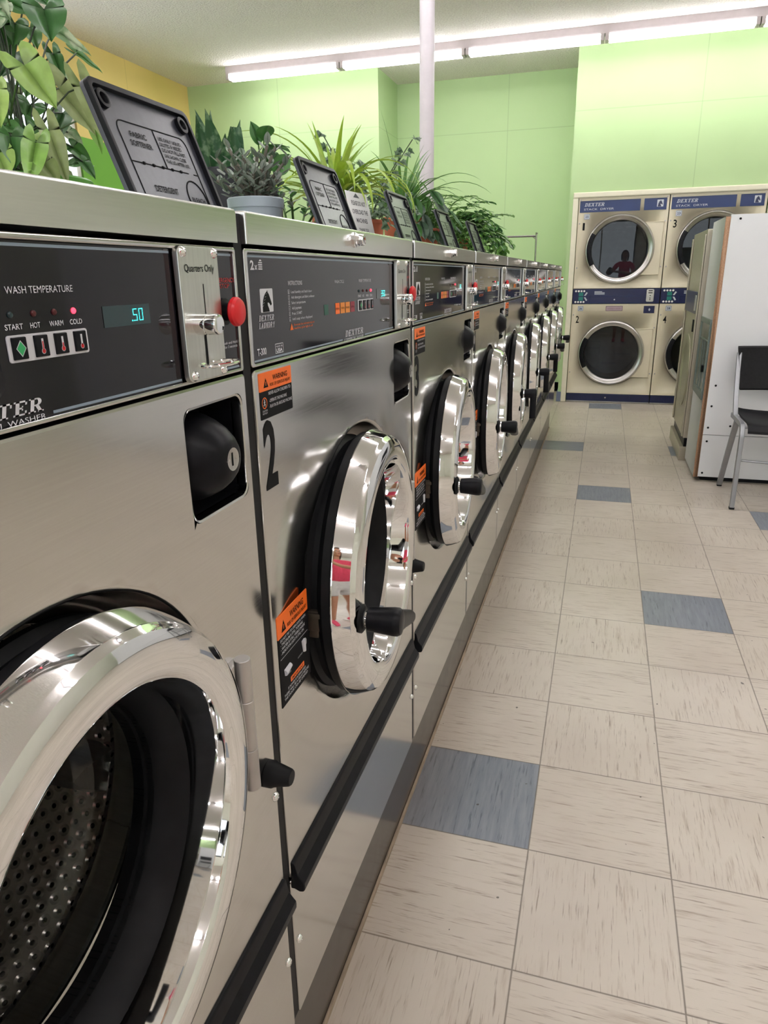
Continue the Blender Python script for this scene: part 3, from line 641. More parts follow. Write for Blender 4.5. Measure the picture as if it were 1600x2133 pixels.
    for q in (95, 215, 335):
        a = math.radians(q); b = MB(FX @ Matrix.Translation((CYL, CZ, 0)) @ Matrix.Rotation(a, 4, 'Z')); b.loft([[(R-.001, -.03*s, n), (R-.045, -.014*s, n), (R-.062, 0, n), (R-.045, .014*s, n), (R-.001, .03*s, n)] for n, s in ((-.165, .8), (-.185, 1), (-.50, 1), (-.52, .8))], PLATE, True, True, closed=True); b.build('drum_baffle', dr)
    return w

def number_decal(w, n):
    d = MB(FX); d.text(str(n), .0170, 1.0185, .0735, .0004, INK, .031 if n != 1 else .014, bold=.028); return d.build('number_decal', w)

proto = make_washer()
LBL = {1: 'stainless front-load washer nearest the camera, cropped by the left edge, display reading .50',
       2: 'stainless washer with a large black 2, directly beyond the nearest washer',
       3: 'stainless washer with a black 3, right beyond the one numbered 2',
       4: 'fourth stainless washer from the camera, chrome door lever turned away, beyond number 3',
       5: 'fifth stainless washer from the camera, black door lever hanging straight down',
       6: 'sixth stainless washer from the camera, between two doors with hanging levers',
       7: 'seventh stainless washer from the camera, third from the far end of the row',
       8: 'eighth stainless washer from the camera, last but one before the dryers',
       9: 'ninth stainless washer, at the far end of the row beside the dryers'}
HANG = {5: 92, 6: 85, 7: 60}
for k in range(1, 10):
    w = proto if k == 1 else copy_tree(proto, skip=('price_display', 'number_decal', 'dispenser_lid'))
    w.location = (0, (k-1)*PIT-.003, 0); tag(w, LBL[k], 'washing machine', 'row of stainless front-load washers')
WASH = [o for o in COL.objects if o.name.split('.')[0] == 'washer']
WASH.sort(key=lambda o: o.location.y)
disp = None; flap_o = flap_c = None
for k, w in enumerate(WASH, 1):
    cpn = [c for c in w.children if c.name.startswith('control_panel')][0]
    if k == 1: make_display(cpn, '50')
    elif disp is None: disp = make_display(cpn, '350')
    else: c = disp.copy(); COL.objects.link(c); c.parent = cpn
    number_decal(w, k)
    if 2 <= k <= 6:
        if flap_o is None: flap_o = make_dispenser(w, True)
        else: c = flap_o.copy(); COL.objects.link(c); c.parent = w
    else:
        if flap_c is None: flap_c = make_dispenser(w, False)
        else: c = flap_c.copy(); COL.objects.link(c); c.parent = w
    for c in w.children:
        if c.name.split('.')[0] == 'door':
            for h in c.children:
                if h.name.startswith('door_handle'): h.rotation_euler = (math.radians(-(HANG.get(k, 22))), 0, 0)
# ------------------------------------------------------------------ stacked dryers
NAVY = noisy(mat('navy enamel', srgb(22, 30, 74), .3), amount=.1)
NAVYP = noisy(mat('blue printed band', srgb(20, 45, 98), .35), amount=.12, size=3)
DRING = noisy(mat('satin dryer door ring', (.56, .54, .53, 1), .28, 1.0), amount=.05)
SILVP = mat('silver print', srgb(196, 200, 208), .4)
def holed(mb, u0, u1, v0, v1, cu, cv, r, m):
    i = .003; outer = MB.rr(u0+i, u1-i, v0+i, v1-i, .003, 3); circ = [(cu+r*math.cos(2*PI*k/64), cv+r*math.sin(2*PI*k/64)) for k in range(64)]
    pts = outer+circ; n = len(outer); edges = [(k, (k+1) % n) for k in range(n)] + [(n+k, n+(k+1) % 64) for k in range(64)]
    vs, _, fs, *_r = geometry.delaunay_2d_cdt([Vector(p) for p in pts], edges, [], 0, 1e-6)
    out = [list(f) for f in fs if (sum((vs[k] for k in f), Vector((0, 0)))/3-Vector((cu, cv))).length > r*.985]
    mb.add([(p.x, p.y, 0) for p in vs], out, m)
    L = lambda d, nn: [(u, v, nn) for u, v in MB.rr(u0+d, u1-d, v0+d, v1-d, .004, 3)]
    mb.loft([L(.003, 0), L(.0008, -.0008), L(0, -.003), L(0, -.02)], m); mb.lathe(cu, cv, [(r, 0), (r, -.02)], m, 64)
def make_dryer(x, nums, tags, sp):
    w = empty('stack_dryer', (x, YD, 0)); WD = .806
    c = MB(FY); D = CREAM
    [c.box(*q, CREAM) for q in ((.002, .012, .03, 1.925, -.62, -.02), (WD-.012, WD-.002, .03, 1.925, -.62, -.02), (.012, WD-.012, .03, .05, -.62, -.02), (.012, WD-.012, 1.9, 1.925, -.62, -.02), (.012, WD-.012, .05, 1.9, -.62, -.61), (.012, WD-.012, .97, 1.1, -.61, -.025))]; c.build('cabinet', w)
    f = MB(FY)
    holed(f, .001, WD-.001, .089, .963, .402, .497, .268, CREAM); holed(f, .001, WD-.001, 1.107, 1.925, .402, 1.462, .268, CREAM)
    front = f.build('front_panel', w)
    for u, v in ((.02, 1.70), (.785, 1.70), (.02, 1.30), (.785, 1.30), (.02, .86), (.785, .74), (.785, .30), (.02, .30), (.02, 1.905), (.785, 1.905)):
        s = MB(FY); s.lathe(u, v, [(.007, 0), (.006, .003), (0, .004)], ZINC, 10); s.build('screw', front)
    k = MB(FY); k.plate(.001, WD-.001, .014, .088, -.03, -.006, NAVY, r=.002, e=.002); k.plate(.001, WD-.001, .004, .0135, -.03, .002, ZINC, r=.002, e=.002); k.ring_plate((.13, .62, .022, .08), (.132, .618, .024, .078), -.006, -.005, NAVYP); k.lathe(.385, .05, [(.008, -.006), (.008, -.003), (0, -.002)], ZINC, 12); k.build('kick_plate', w)
    t = MB(FY)
    t.plate(.014, .555, 1.796, 1.897, 0, .004, NAVYP, r=.002, e=.001); t.plate(.588, .784, 1.796, 1.897, 0, .004, NAVYP, r=.002, e=.001)
    t.slab('DEXTER', .055, 1.848, .030, .0044, SILVP, sq=1.18); t.text('STACK  DRYER', .052, 1.814, .017, .0044, SILVP, .27, bold=.0)
    horse_badge(t, .70, 1.822, .055, .06, .0044, SILVP, NAVY)
    t.build('name_band', w)
    b = MB(FY); b.plate(.001, WD-.001, .966, 1.104, -.02, .005, NAVY, r=.002, e=.0015); bd = b.build('control_band', w)
    q = MB(FY); n = .0055
    q.ring_plate((.165, .64, .972, 1.036), (.168, .637, .975, 1.033), n-.001, n+.001, NAVYP)
    q.rect(.058, .10, 1.038, 1.072, n, GREENP if False else mat('green dryer display', srgb(26, 110, 100), .3, emit=.12)); q.rect(.058, .10, .996, 1.030, n, bpy.data.materials['green dryer display'])
    for j in range(4):
        for v in (1.085, .983): q.lathe(.030+.026*j, v, [(.0095, n), (.0095, n+.003), (0, n+.004)], WHITEP, 12)
    for s in (1, -1): q.poly([(a, 1.034+s*b_) for a, b_ in ((.108, .008), (.122, .006), (.142, .034), (.130, .042))], n, SILVP)
    q.rect(.205, .275, 1.075, 1.082, n, SILVP); q.rect(.205, .30, 1.064, 1.071, n, SILVP); q.rect(.205, .30, 1.053, 1.060, n, SILVP)
    q.lathe(.395, 1.004, [(.007, n), (.007, n+.003), (0, n+.004)], SILVP, 12)
    q.build('keypad', bd)
    cs = MB(FY); cs.plate(.684, .752, .982, 1.098, .005, .010, PLATE, r=.012, e=.002)
    for v in (1.08, 1.06): cs.rect(.70, .738, v, v+.008, .0105, INK)
    for v in (1.035, 1.012, .998): cs.rect(.714, .724, v, v+.008, .0105, INK)
    cs.build('coin_slide', bd)
    z = MB(FY)
    z.plate(.322, .478, .898, .944, 0, .003, noisy(mat('mauve metal plate', srgb(176, 152, 160), .4), amount=.05), r=.003, e=.001); z.ring_plate((.322, .478, .898, .944), (.327, .473, .903, .939), .002, .004, mat('plate edge', srgb(110, 92, 104), .4)); z.text('REVERSING DRYER', .40, .915, .009, .0042, mat('plate print', srgb(120, 84, 96), .5), .12, align='c')
    z.build('name_plate', w)
    z = MB(FY); z.plate(.672, .770, .876, .944, 0, .003, NAVY, r=.003, e=.001); z.poly([(.713, .908), (.735, .908), (.724, .925)], .0035, SILVP); z.disc(.724, .903, .006, .0035, SILVP, 10); z.build('sign_plate', w)
    for i, (n_, tg, vz, tz) in enumerate(((nums[0], tags[0], 1.6398, 1.735), (nums[1], tags[1], .785, .897))):
        z = MB(FY); z.text(n_, .060, vz, .066, .0008, INK, .030 if n_ != '1' else .019, align='c', bold=.012); z.build('number_decal', w)
        z = MB(FY); z.plate(.057, .110, tz, tz+.048, 0, .0015, SILVP, r=.003, e=.0005); z.ring_plate((.059, .108, tz+.002, tz+.046), (.062, .105, tz+.005, tz+.043), .0012, .002, NAVYP); z.text(tg, .0835, tz+.014, .02, .0022, NAVYP, .030, align='c', bold=.02); z.build('number_tag', w)
    for cv in (1.462, .497):
        cu = .402; d = MB(FY)
        d.lathe(cu, cv, [(.314, 0), (.313, .012), (.306, .024), (.296, .028), (.286, .025), (.278, .016), (.270, .012), (.262, .010), (.256, .002), (.252, -.012)], DRING, 72)
        door = d.build('door', w)
        g = MB(FY); g.lathe(cu, cv, [(.256, -.004), (.15, -.003), (0, -.003)], TINT, 64); g.build('door_glass', door)
        r = MB(FY); AA = [math.radians(-50+100*q/20) for q in range(21)]; r.loft([[(cu+.302*math.cos(a), cv+.302*math.sin(a), 0) for a in AA], [(cu+.302*math.cos(a), cv+.302*math.sin(a), .009) for a in AA], [(.771, cv+.302*math.sin(a), .009) for a in AA], [(.775, cv+.302*math.sin(a), .005) for a in AA], [(.775, cv+.302*math.sin(a), 0) for a in AA]], CREAM, closed=False); [r.box(cu+.194, .774, cv+s*.2315-.003, cv+s*.2315+.003, 0, .012, CREAM, .002) for s in (-1, 1)]; r.build('hinge_plate', door)
        h = MB(FY); A = [math.radians(q) for q in range(150, 213, 6)]
        h.loft([[(cu+rr_*math.cos(a), cv+rr_*math.sin(a), nn) for rr_, nn in ((.300, .024), (.300, .046), (.286, .052), (.262, .050), (.258, .030), (.262, .012))] for a in A], BLACK, True, True)
        h.build('door_handle', door)
        i_ = MB(FY); i_.lathe(cu, cv, [(.256, -.012), (.25, -.05), (.27, -.06), (.27, -.56), (.2, -.58), (0, -.58)], noisy(mat('dark dryer drum', (.10, .105, .11, 1), .4, .7), amount=.15), 48); i_.build('drum', w)
    return w
d1 = make_dryer(.040, ('1', '2'), ('25', '26'), 0); tag(d1, 'cream stacked dryer at the green wall with black numbers 1 and 2', 'dryer', 'cream stacked tumble dryers')
d2 = make_dryer(.852, ('3', '4'), ('23', '28'), 0); tag(d2, 'cream stacked dryer numbered 3 and 4, partly hidden by the white board end', 'dryer', 'cream stacked tumble dryers')

# ------------------------------------------------------------------ white end enclosure and the steel machine behind it
CHIP = noisy(mat('raw chipboard edge', srgb(166, 130, 102), .85), amount=.22, size=160, bump=.5)
BOARD = noisy(mat('white melamine board', srgb(226, 228, 230), .38), amount=.015, size=3)
BOARDG = BOARD
E0 = 4.607
e = empty('end_enclosure', (.96, E0, 0)); tag(e, 'white melamine enclosure with raw chipboard edge, beside the aisle behind the chair', 'enclosure')
m = MB(); m.box(0, .022, .002, .50, .03, 1.535, BOARD); m.box(0, .0225, 0, .002, .03, 1.535, CHIP); m.box(.0225, .026, 0, .002, .03, 1.535, CHIP); m.build('side_board', e)
m = MB(); m.box(.026, 2.6, -.001, .018, .300, 1.545, BOARD, .0012); m.build('front_board', e)
m = MB(); m.box(.026, 2.6, -.001, .018, .034, .297, BOARD, .0012); m.build('kick_board', e)
m = MB(); m.box(.022, 2.6, .018, .50, 1.525, 1.535, BOARD); m.build('top_board', e)
m = MB(); m.box(.05, 2.6, .05, .50, 0, .034, BLACK); m.build('base', e)
for u, v in ((.075, 1.522), (.062, .598), (.054, .474), (.05, .343), (.053, .258), (.05, .058), (.172, .357), (.5, .357), (.5, 1.522), (.5, .258)):
    s = MB(fr((u, -.001, v), (1, 0, 0), (0, 0, 1))); s.lathe(0, 0, [(.0065, 0), (.0055, .003), (0, .0035)], INK, 12); s.build('screw', e)
m = MB(fr((0, 0, 0), (0, -1, 0), (0, 0, 1)))                          # glazed steel recess in the side board: u=-y v=z n=-x
FRM = noisy(mat('grey green metal frame', srgb(120, 132, 128), .35, .6), amount=.08)
m.ring_plate((-.47, -.03, .505, .975), (-.445, -.055, .55, .945), 0, .009, FRM, .004, .003)
m.rect(-.445, -.055, .55, .945, .002, noisy(mat('steel chute', (.45, .47, .46, 1), .25, 1.0), amount=.1))
m.box(-.445, -.055, .845, .851, .002, .007, FRM); m.box(-.20, -.185, .55, .845, .002, .006, FRM); m.box(-.30, -.292, .55, .845, .002, .006, FRM); m.box(-.16, -.13, .66, .70, .002, .014, BLACK, .002)
m.build('vent_frame', e)
w = empty('large_washer', (.935, 5.14, 0)); tag(w, 'tall steel washer row unit standing beyond the white enclosure, facing the aisle', 'washing machine')
DULL = noisy(mat('dull steel cladding', (.50, .46, .37, 1), .38, .75), (1, 2, 40), .05, 6)
FXM = fr((0, 0, 0), (0, -1, 0), (0, 0, 1))
m = MB(); m.box(0, .8, 0, .74, .16, 1.50, DULL, .004); m.build('cabinet', w)
for y in (0, .71): m = MB(); m.box(-.012, .0, y, y+.03, .17, 1.47, DULL, .004); m.build('front_post', w)
m = MB(FXM); m.plate(-.70, -.04, .98, 1.12, 0, .012, NAVY, r=.003, e=.002); m.plate(-.12, -.06, 1.0, 1.10, .012, .016, PLATE, r=.004, e=.001); m.plate(-.18, -.14, .86, .94, 0, .008, BLACK, r=.003, e=.001); m.build('control_panel', w)
m = MB(FXM); m.lathe(-.37, .58, [(.25, 0), (.25, .004), (.235, .008), (.19, .008), (.18, .004), (.17, .001), (0, .001)], DULL, 48); m.build('door', w)
m = MB(); m.box(.01, .8, 0, .74, .10, .16, BLACK); m.box(-.014, .8, 0, .74, 0, .10, DULL, .003); m.build('base', w)

# ------------------------------------------------------------------ chair
ch = empty('stacking_chair', (1.105, 4.07, 0), 0); tag(ch, 'black plastic chair with square silver tube frame, against the white enclosure', 'chair')
SIL = noisy(mat('silver painted tube', srgb(158, 160, 164), .35, .6), amount=.05)
SEAT = noisy(mat('black moulded plastic seat', (.010, .010, .012, 1), .4, 0, .2), amount=.2, size=70)
CW = .46
for s in (0, CW):
    m = MB(); m.tube([(s, .0, .012), (s, .004, .2), (s, .010, .40), (s, .016, .435), (s, .034, .458), (s, .07, .464), (s, .34, .462)], 0, SIL, sq=(.0145, .012)); m.box(s-.0135, s+.0135, -.0125, .0125, 0, .014, BLACK, .002); m.build('front_leg', ch)
    m = MB(); m.tube([(s, .20, .452), (s, .33, .25), (s, .47, .012)], 0, SIL, sq=(.0145, .012)); m.box(s-.0135, s+.0135, .458, .486, 0, .014, BLACK, .002); m.build('rear_leg', ch)
    m = MB(); m.tube([(s, .26, .458), (s, .33, .56), (s, .385, .70), (s, .41, .805)], 0, SIL, sq=(.0125, .010)); m.build('back_post', ch)
m = MB(); m.tube([(0, .03, .27), (CW*.5, .03, .258), (CW, .03, .27)], .006, SIL, 8); m.tube([(0, .025, .452), (CW, .025, .452)], .007, SIL, 8); m.tube([(0, .30, .455), (CW, .30, .455)], .007, SIL, 8); m.build('stretcher', ch)
m = MB(); N_ = 12
def seatrow(y, z, dz): return [(.022+(CW-.044)*i/N_, y, z-dz*math.sin(PI*i/N_)**.7) for i in range(N_+1)]
top = [seatrow(-.015, .438, .004), seatrow(.0, .470, .008), seatrow(.05, .480, .016), seatrow(.2, .478, .024), seatrow(.34, .486, .022), seatrow(.375, .500, .016)]
m.loft(top + [[(a, b+(.004 if j == 0 else 0), c-.012) for a, b, c in r] for j, r in enumerate(top[::-1])], SEAT, closed=False)
m.loft([[r[0] for r in top], [(a, b, c-.012) for a, b, c in [r[0] for r in top]]], SEAT, closed=False); m.loft([[r[-1] for r in top], [(a, b, c-.012) for a, b, c in [r[-1] for r in top]]], SEAT, closed=False); m.build('seat', ch)
m = MB()
def backrow(z, y, d, x0): return [(x0+(CW-2*x0)*i/N_, y+d*math.sin(PI*i/N_), z) for i in range(N_+1)]
bk = [backrow(.602, .355, .03, .020), backrow(.61, .350, .03, .014), backrow(.70, .375, .035, .008), backrow(.79, .395, .036, -.006), backrow(.835, .400, .034, -.012), backrow(.842, .408, .034, -.010)]
m.loft(bk + [[(a, b+.012, c) for a, b, c in r] for r in bk[::-1]], SEAT, closed=False)
m.loft([[r[0] for r in bk], [(a, b+.012, c) for a, b, c in [r[0] for r in bk]]], SEAT, closed=False); m.loft([[r[-1] for r in bk], [(a, b+.012, c) for a, b, c in [r[-1] for r in bk]]], SEAT, closed=False); m.build('backrest', ch)

# ------------------------------------------------------------------ laundry cart behind the washer row
c = empty('laundry_cart', (-.583, 6.82, 0)); tag(c, 'chrome laundry cart with a hanging rail, showing above the far washers', 'laundry cart')
CH2 = noisy(mat('worn chrome tube', (.45, .44, .44, 1), .22, 1.0), amount=.1)
m = MB(); m.tube([(-.26, -.18, .12), (.26, -.18, .12), (.26, .18, .12), (-.26, .18, .12)], .012, CH2, 10, closed=True); m.build('base_frame', c)
for sx in (-.25, .25):
    for sy in (-.17, .17):
        m = MB(fr((sx, sy, .05), (1, 0, 0), (0, 0, 1))); m.lathe(0, 0, [(0, -.012), (.045, -.012), (.05, -.006), (.05, .006), (.045, .012), (0, .012)], RUBBER, 20); m.M = Matrix.Identity(4); m.tube([(sx, sy, .095), (sx, sy, .12)], .008, CH2, 8); m.build('caster', c)
m = MB()
for z in (.35, .5, .65, .78): m.tube([(-.28, -.2, z), (.28, -.2, z), (.28, .2, z), (-.28, .2, z)], .004 if z < .75 else .008, CH2, 6, closed=True)
for i in range(9):
    x = -.28+.07*i
    for y in (-.2, .2): m.tube([(x, y, .35), (x, y, .78)], .002, CH2, 5)
    m.tube([(x, -.2, .35), (x, .2, .35)], .002, CH2, 5)
for y in (-.1, 0, .1):
    for x in (-.28, .28): m.tube([(x, y, .35), (x, y, .78)], .002, CH2, 5)
for x, y in ((-.28, -.2), (.28, -.2), (.28, .2), (-.28, .2)): m.tube([(x*.93, y*.9, .12), (x, y, .35)], .006, CH2, 6)
m.build('basket', c)
for sx in (-.30, .30): m = MB(); m.tube([(sx, 0, .10), (sx, 0, 1.585)], .0085, CH2, 10); m.tube([(sx, 0, 1.585), (sx+.004*(1 if sx > 0 else -1), 0, 1.60)], [.0085, .012], CH2, 10); m.tube([(sx, 0, .12), (sx*.85, 0, .12)], .006, CH2, 6); m.build('upright', c)
m = MB(); m.tube([(-.30, 0, 1.572), (.30, 0, 1.572)], .0085, CH2, 10); m.tube([(.30, 0, 1.545), (.265, 0, 1.572)], .005, CH2, 8); m.build('hanging_rail', c)
# ------------------------------------------------------------------ plants on the machine lids
LID = 1.3066
rnd = random.Random(7)
def leaf_material(name, cols, rough=.38, trans=.25, vein=None, spots=None):
    m = mat(name, cols[0], rough, 0, .5); nt, N, K, b = NT(m)
    g = N('ShaderNodeNewGeometry'); c = ramp(N, K, g.outputs['Random Per Island'], [(i/max(1, len(cols)-1), x) for i, x in enumerate(cols)])
    tc = N('ShaderNodeTexCoord'); nz = N('ShaderNodeTexNoise'); nz.inputs['Scale'].default_value = spots[1] if spots else 60; nz.inputs['Detail'].default_value = 3
    K(tc.outputs['Object'], nz.inputs[0])
    mx = N('ShaderNodeMix'); mx.data_type = 'RGBA'; K(c, mx.inputs[6])
    if spots:
        mx.inputs[7].default_value = spots[0]; K(ramp(N, K, nz.outputs[0], [(.48, (0, 0, 0, 1)), (.62, (.75, .75, .75, 1))]), mx.inputs[0])
    else:
        mx.blend_type = 'MULTIPLY'; mx.inputs[0].default_value = .5; K(ramp(N, K, nz.outputs[0], [(.3, (.55, .55, .55, 1)), (.7, (1, 1, 1, 1))]), mx.inputs[7])
    K(mx.outputs[2], b.inputs['Base Color'])
    if trans:
        o = [n for n in nt.nodes if n.type == 'OUTPUT_MATERIAL'][0]; t = N('ShaderNodeBsdfTranslucent'); a = N('ShaderNodeMixShader'); a.inputs[0].default_value = trans
        K(mx.outputs[2], t.inputs[0]); K(b.outputs[0], a.inputs[1]); K(t.outputs[0], a.inputs[2]); K(a.outputs[0], o.inputs[0])
    return m
def frame_of(d, up):
    d = Vector(d).normalized(); x = d.cross(Vector(up))
    if x.length < 1e-4: x = d.cross(Vector((1, 0, 0)))
    x.normalize(); return d, x, x.cross(d)
OUT = {'arrow': ([0, .12, .3, .5, .7, .88, 1], [.42, .47, .44, .37, .25, .11, 0]), 'oval': ([0, .12, .3, .5, .7, .88, 1], [.04, .28, .44, .48, .40, .2, 0]),
       'lance': ([0, .12, .3, .5, .7, .88, 1], [.05, .2, .33, .36, .28, .13, 0]), 'ivy': ([0, .15, .3, .42, .6, .8, 1], [.30, .5, .36, .55, .25, .14, 0])}
def fine(ts, hw, n=13):
    out = []
    for i in range(n):
        t = i/(n-1); j = max(k for k in range(len(ts)) if ts[k] <= t+1e-9); j = min(j, len(ts)-2); f = (t-ts[j])/(ts[j+1]-ts[j])
        p0, p1, p2, p3 = hw[max(j-1, 0)], hw[j], hw[j+1], hw[min(j+2, len(hw)-1)]
        out.append(max(0, .5*(2*p1+(p2-p0)*f+(2*p0-5*p1+4*p2-p3)*f*f+(3*p1-p0-3*p2+p3)*f**3)))
    return [i/(n-1) for i in range(n)], out
def leaf(mb, B, T, up, W, kind, m, fold=.25, droop=.12):
    B = Vector(B); T = Vector(T); L = (T-B).length; d, x, z = frame_of(T-B, up); ts, hw = OUT[kind]; k = W/.94 if kind == 'arrow' else W/1.0
    ts, hw = fine(ts, hw)
    def P(t, s): return B + d*t*L + x*s*k + z*(fold*abs(s)*k - droop*L*t*t + .02*L*math.sin(t*9)*(1 if s else 0))
    n = len(ts); vs = [P(t, 0) for t in ts] + [P(t, -h) for t, h in zip(ts, hw)] + [P(t, h) for t, h in zip(ts, hw)]
    vs += [P(t, -h*.5) for t, h in zip(ts, hw)] + [P(t, h*.5) for t, h in zip(ts, hw)]; fs = []
    for i in range(n-1):
        for o, q in ((3, 1), (4, 2)):
            fs.append([i, i+1, o*n+i+1, o*n+i]); fs.append([o*n+i, o*n+i+1, q*n+i+1, q*n+i])
    if kind == 'arrow':                                              # backward lobes
        for s in (-1, 1):
            b = len(vs); vs += [P(-.16, s*.06), P(-.36, s*.17), P(-.42, s*.30), P(-.30, s*.43), P(-.12, s*.46)]
            q = 1 if s < 0 else 2; fs += [[0, b, b+1, b+2], [0, b+2, b+3, b+4], [0, b+4, q*n]]
    for p in vs: p.z = max(p.z, .004+.01*((p.x*37+p.y*91) % 1))
    mb.add(vs, fs, m)
def blade(mb, B, az, el, L, W, droop, m, n=9, tip=.0, fold=.3, base_w=.6):
    """Strap leaf: starts at elevation el and arches over by droop radians."""
    p = Vector(B); loops = []
    for i in range(n+1):
        t = i/n; e_ = el - droop*t**1.4; d = Vector((math.cos(az)*math.cos(e_), math.sin(az)*math.cos(e_), math.sin(e_)))
        x = Vector((-math.sin(az), math.cos(az), 0)); z = x.cross(d)*-1
        w = W*(base_w+(1-base_w)*min(1, t*3))*(1-max(0, t-.45)/.55)**.8 + 2e-4
        loops.append([p - x*w/2 + z*fold*w/2, p.copy(), p + x*w/2 + z*fold*w/2]); p = p + d*L/n
        for q in loops[-1]: q.z = max(q.z, .006)
    mb.loft(loops, m, closed=False)
def pot(root, r0, r1, h, m, rim=.012, lip=.005, soil=True, seg=48):
    p = MB(); p.lathe(0, 0, [(0, 0), (r0*.9, 0), (r0, .004), (r1-lip, h-rim), (r1, h-rim+.001), (r1+.001, h-.003), (r1-.002, h), (r1-.006, h-.001), (r1-.008, h-.03), (r0*.8, .02)], m, seg); p.build('pot', root)
    if soil: s = MB(); s.lathe(0, 0, [(r1-.008, h-.022), (r1*.5, h-.015), (0, h-.013)], SOIL, 32); s.build('soil', root)
SOIL = noisy(mat('potting soil', srgb(52, 38, 30), .95), amount=.4, size=120, bump=.8)
TERRA = noisy(mat('terracotta', srgb(178, 98, 68), .75), amount=.12, size=12)
REDB = noisy(mat('red brown glazed pot', srgb(112, 44, 36), .35), amount=.12, size=14)
BPOT = noisy(mat('charcoal nursery pot', srgb(46, 46, 52), .5), amount=.08, size=30)
BLUEP = noisy(mat('pale blue grey pot', srgb(160, 172, 182), .45), amount=.04, size=10)
GRNP = noisy(mat('leaf green pot', srgb(84, 150, 50), .4), amount=.06, size=10)
STEM = noisy(mat('green stems', srgb(70, 104, 44), .5), amount=.2)
DSTEM = noisy(mat('dark stems', srgb(44, 58, 34), .5), amount=.25)
WOODY = noisy(mat('woody stems', srgb(110, 104, 94), .8), amount=.2)
LIMEL = leaf_material('lime arrowhead leaf', [srgb(150, 190, 84), srgb(172, 204, 110), srgb(120, 176, 72)])
DARKL = leaf_material('dark green leaf', [srgb(62, 112, 56), srgb(82, 134, 66), srgb(50, 94, 54), srgb(96, 150, 78)])
PALEL = leaf_material('variegated leaf', [srgb(112, 146, 102), srgb(130, 162, 116)], spots=(srgb(206, 218, 186), 40))
OLIVEL = leaf_material('olive arrowhead leaf', [srgb(150, 166, 104), srgb(134, 156, 90), srgb(166, 180, 122)])
SNAKEL = leaf_material('snake plant leaf', [srgb(36, 78, 44), srgb(46, 90, 50)], .3, 0, spots=(srgb(120, 148, 112), 46))
JADEL = leaf_material('grey green succulent leaf', [srgb(136, 148, 136), srgb(162, 172, 160), srgb(100, 122, 100), srgb(178, 184, 176)], .45, 0)
SPIDL = leaf_material('yellow green strap leaf', [srgb(150, 184, 54), srgb(174, 202, 76), srgb(130, 170, 56), srgb(190, 208, 100)])
SPID2 = leaf_material('deep green strap leaf', [srgb(84, 132, 62), srgb(104, 154, 76), srgb(66, 112, 60)])
IVYL = leaf_material('grey green ivy leaf', [srgb(86, 112, 84), srgb(104, 130, 100), srgb(66, 96, 66)])
BEGL = leaf_material('silvery begonia leaf', [srgb(98, 118, 104), srgb(112, 132, 116)], spots=(srgb(60, 90, 64), 36))
FERNL = leaf_material('mid green fern leaf', [srgb(104, 152, 68), srgb(126, 174, 84), srgb(84, 134, 62)])

# big arrowhead vine at the left
R0 = (-.60, 1.06, LID)
a = empty('arrowhead_plant', R0); tag(a, 'large arrowhead plant with broad lime and dark leaves at the upper left', 'houseplant')
pot(a, .085, .11, .10, GRNP)
LV = [([-0.52, 1.013, 1.555], [-0.49, 1.03, 1.506], 0.057, 0), ([-0.572, 1.139, 1.669], [-0.542, 1.108, 1.622], 0.063, 1), ([-0.65, 1.254, 1.679], [-0.62, 1.307, 1.655], 0.031, 2), ([-0.65, 1.308, 1.655], [-0.62, 1.336, 1.632], 0.02, 1), ([-0.494, 1.014, 1.465], [-0.464, 1.002, 1.395], 0.033, 3), ([-0.546, 1.177, 1.564], [-0.516, 1.185, 1.48], 0.037, 3), ([-0.598, 1.179, 1.565], [-0.568, 1.223, 1.506], 0.051, 3), ([-0.52, 0.961, 1.45], [-0.49, 0.927, 1.409], 0.04, 1), ([-0.468, 0.951, 1.437], [-0.438, 0.893, 1.381], 0.034, 0), ([-0.494, 0.92, 1.502], [-0.464, 0.886, 1.455], 0.027, 0), ([-0.624, 1.228, 1.481], [-0.594, 1.232, 1.459], 0.029, 1), ([-0.598, 1.216, 1.451], [-0.568, 1.128, 1.44], 0.021, 1), ([-0.585, 1.2, 1.451], [-0.555, 1.188, 1.425], 0.023, 1), ([-0.65, 1.133, 1.651], [-0.62, 1.126, 1.621], 0.034, 1), ([-0.65, 1.192, 1.665], [-0.62, 1.167, 1.631], 0.032, 1), ([-0.624, 1.21, 1.628], [-0.594, 1.189, 1.581], 0.027, 1), ([-0.65, 1.153, 1.691], [-0.62, 1.16, 1.676], 0.032, 1), ([-0.65, 1.204, 1.724], [-0.62, 1.211, 1.703], 0.037, 1), ([-0.624, 1.099, 1.664], [-0.594, 1.038, 1.616], 0.031, 2), ([-0.546, 0.981, 1.47], [-0.516, 0.98, 1.459], 0.029, 1), ([-0.572, 1.061, 1.479], [-0.542, 1.054, 1.434], 0.028, 1), ([-0.52, 0.93, 1.423], [-0.49, 0.909, 1.393], 0.042, 0), ([-0.676, 1.175, 1.625], [-0.646, 1.106, 1.578], 0.039, 1), ([-0.676, 1.278, 1.619], [-0.646, 1.261, 1.578], 0.027, 2), ([-0.65, 1.245, 1.543], [-0.62, 1.172, 1.486], 0.036, 1), ([-0.494, 0.99, 1.416], [-0.464, 0.98, 1.388], 0.034, 3), ([-0.52, 1.025, 1.45], [-0.49, 0.964, 1.41], 0.03, 0), ([-0.598, 1.256, 1.526], [-0.568, 1.237, 1.477], 0.027, 0), ([-0.65, 1.251, 1.512], [-0.62, 1.249, 1.49], 0.027, 2)]
mb = MB(); st = MB(); o0 = Vector(R0)
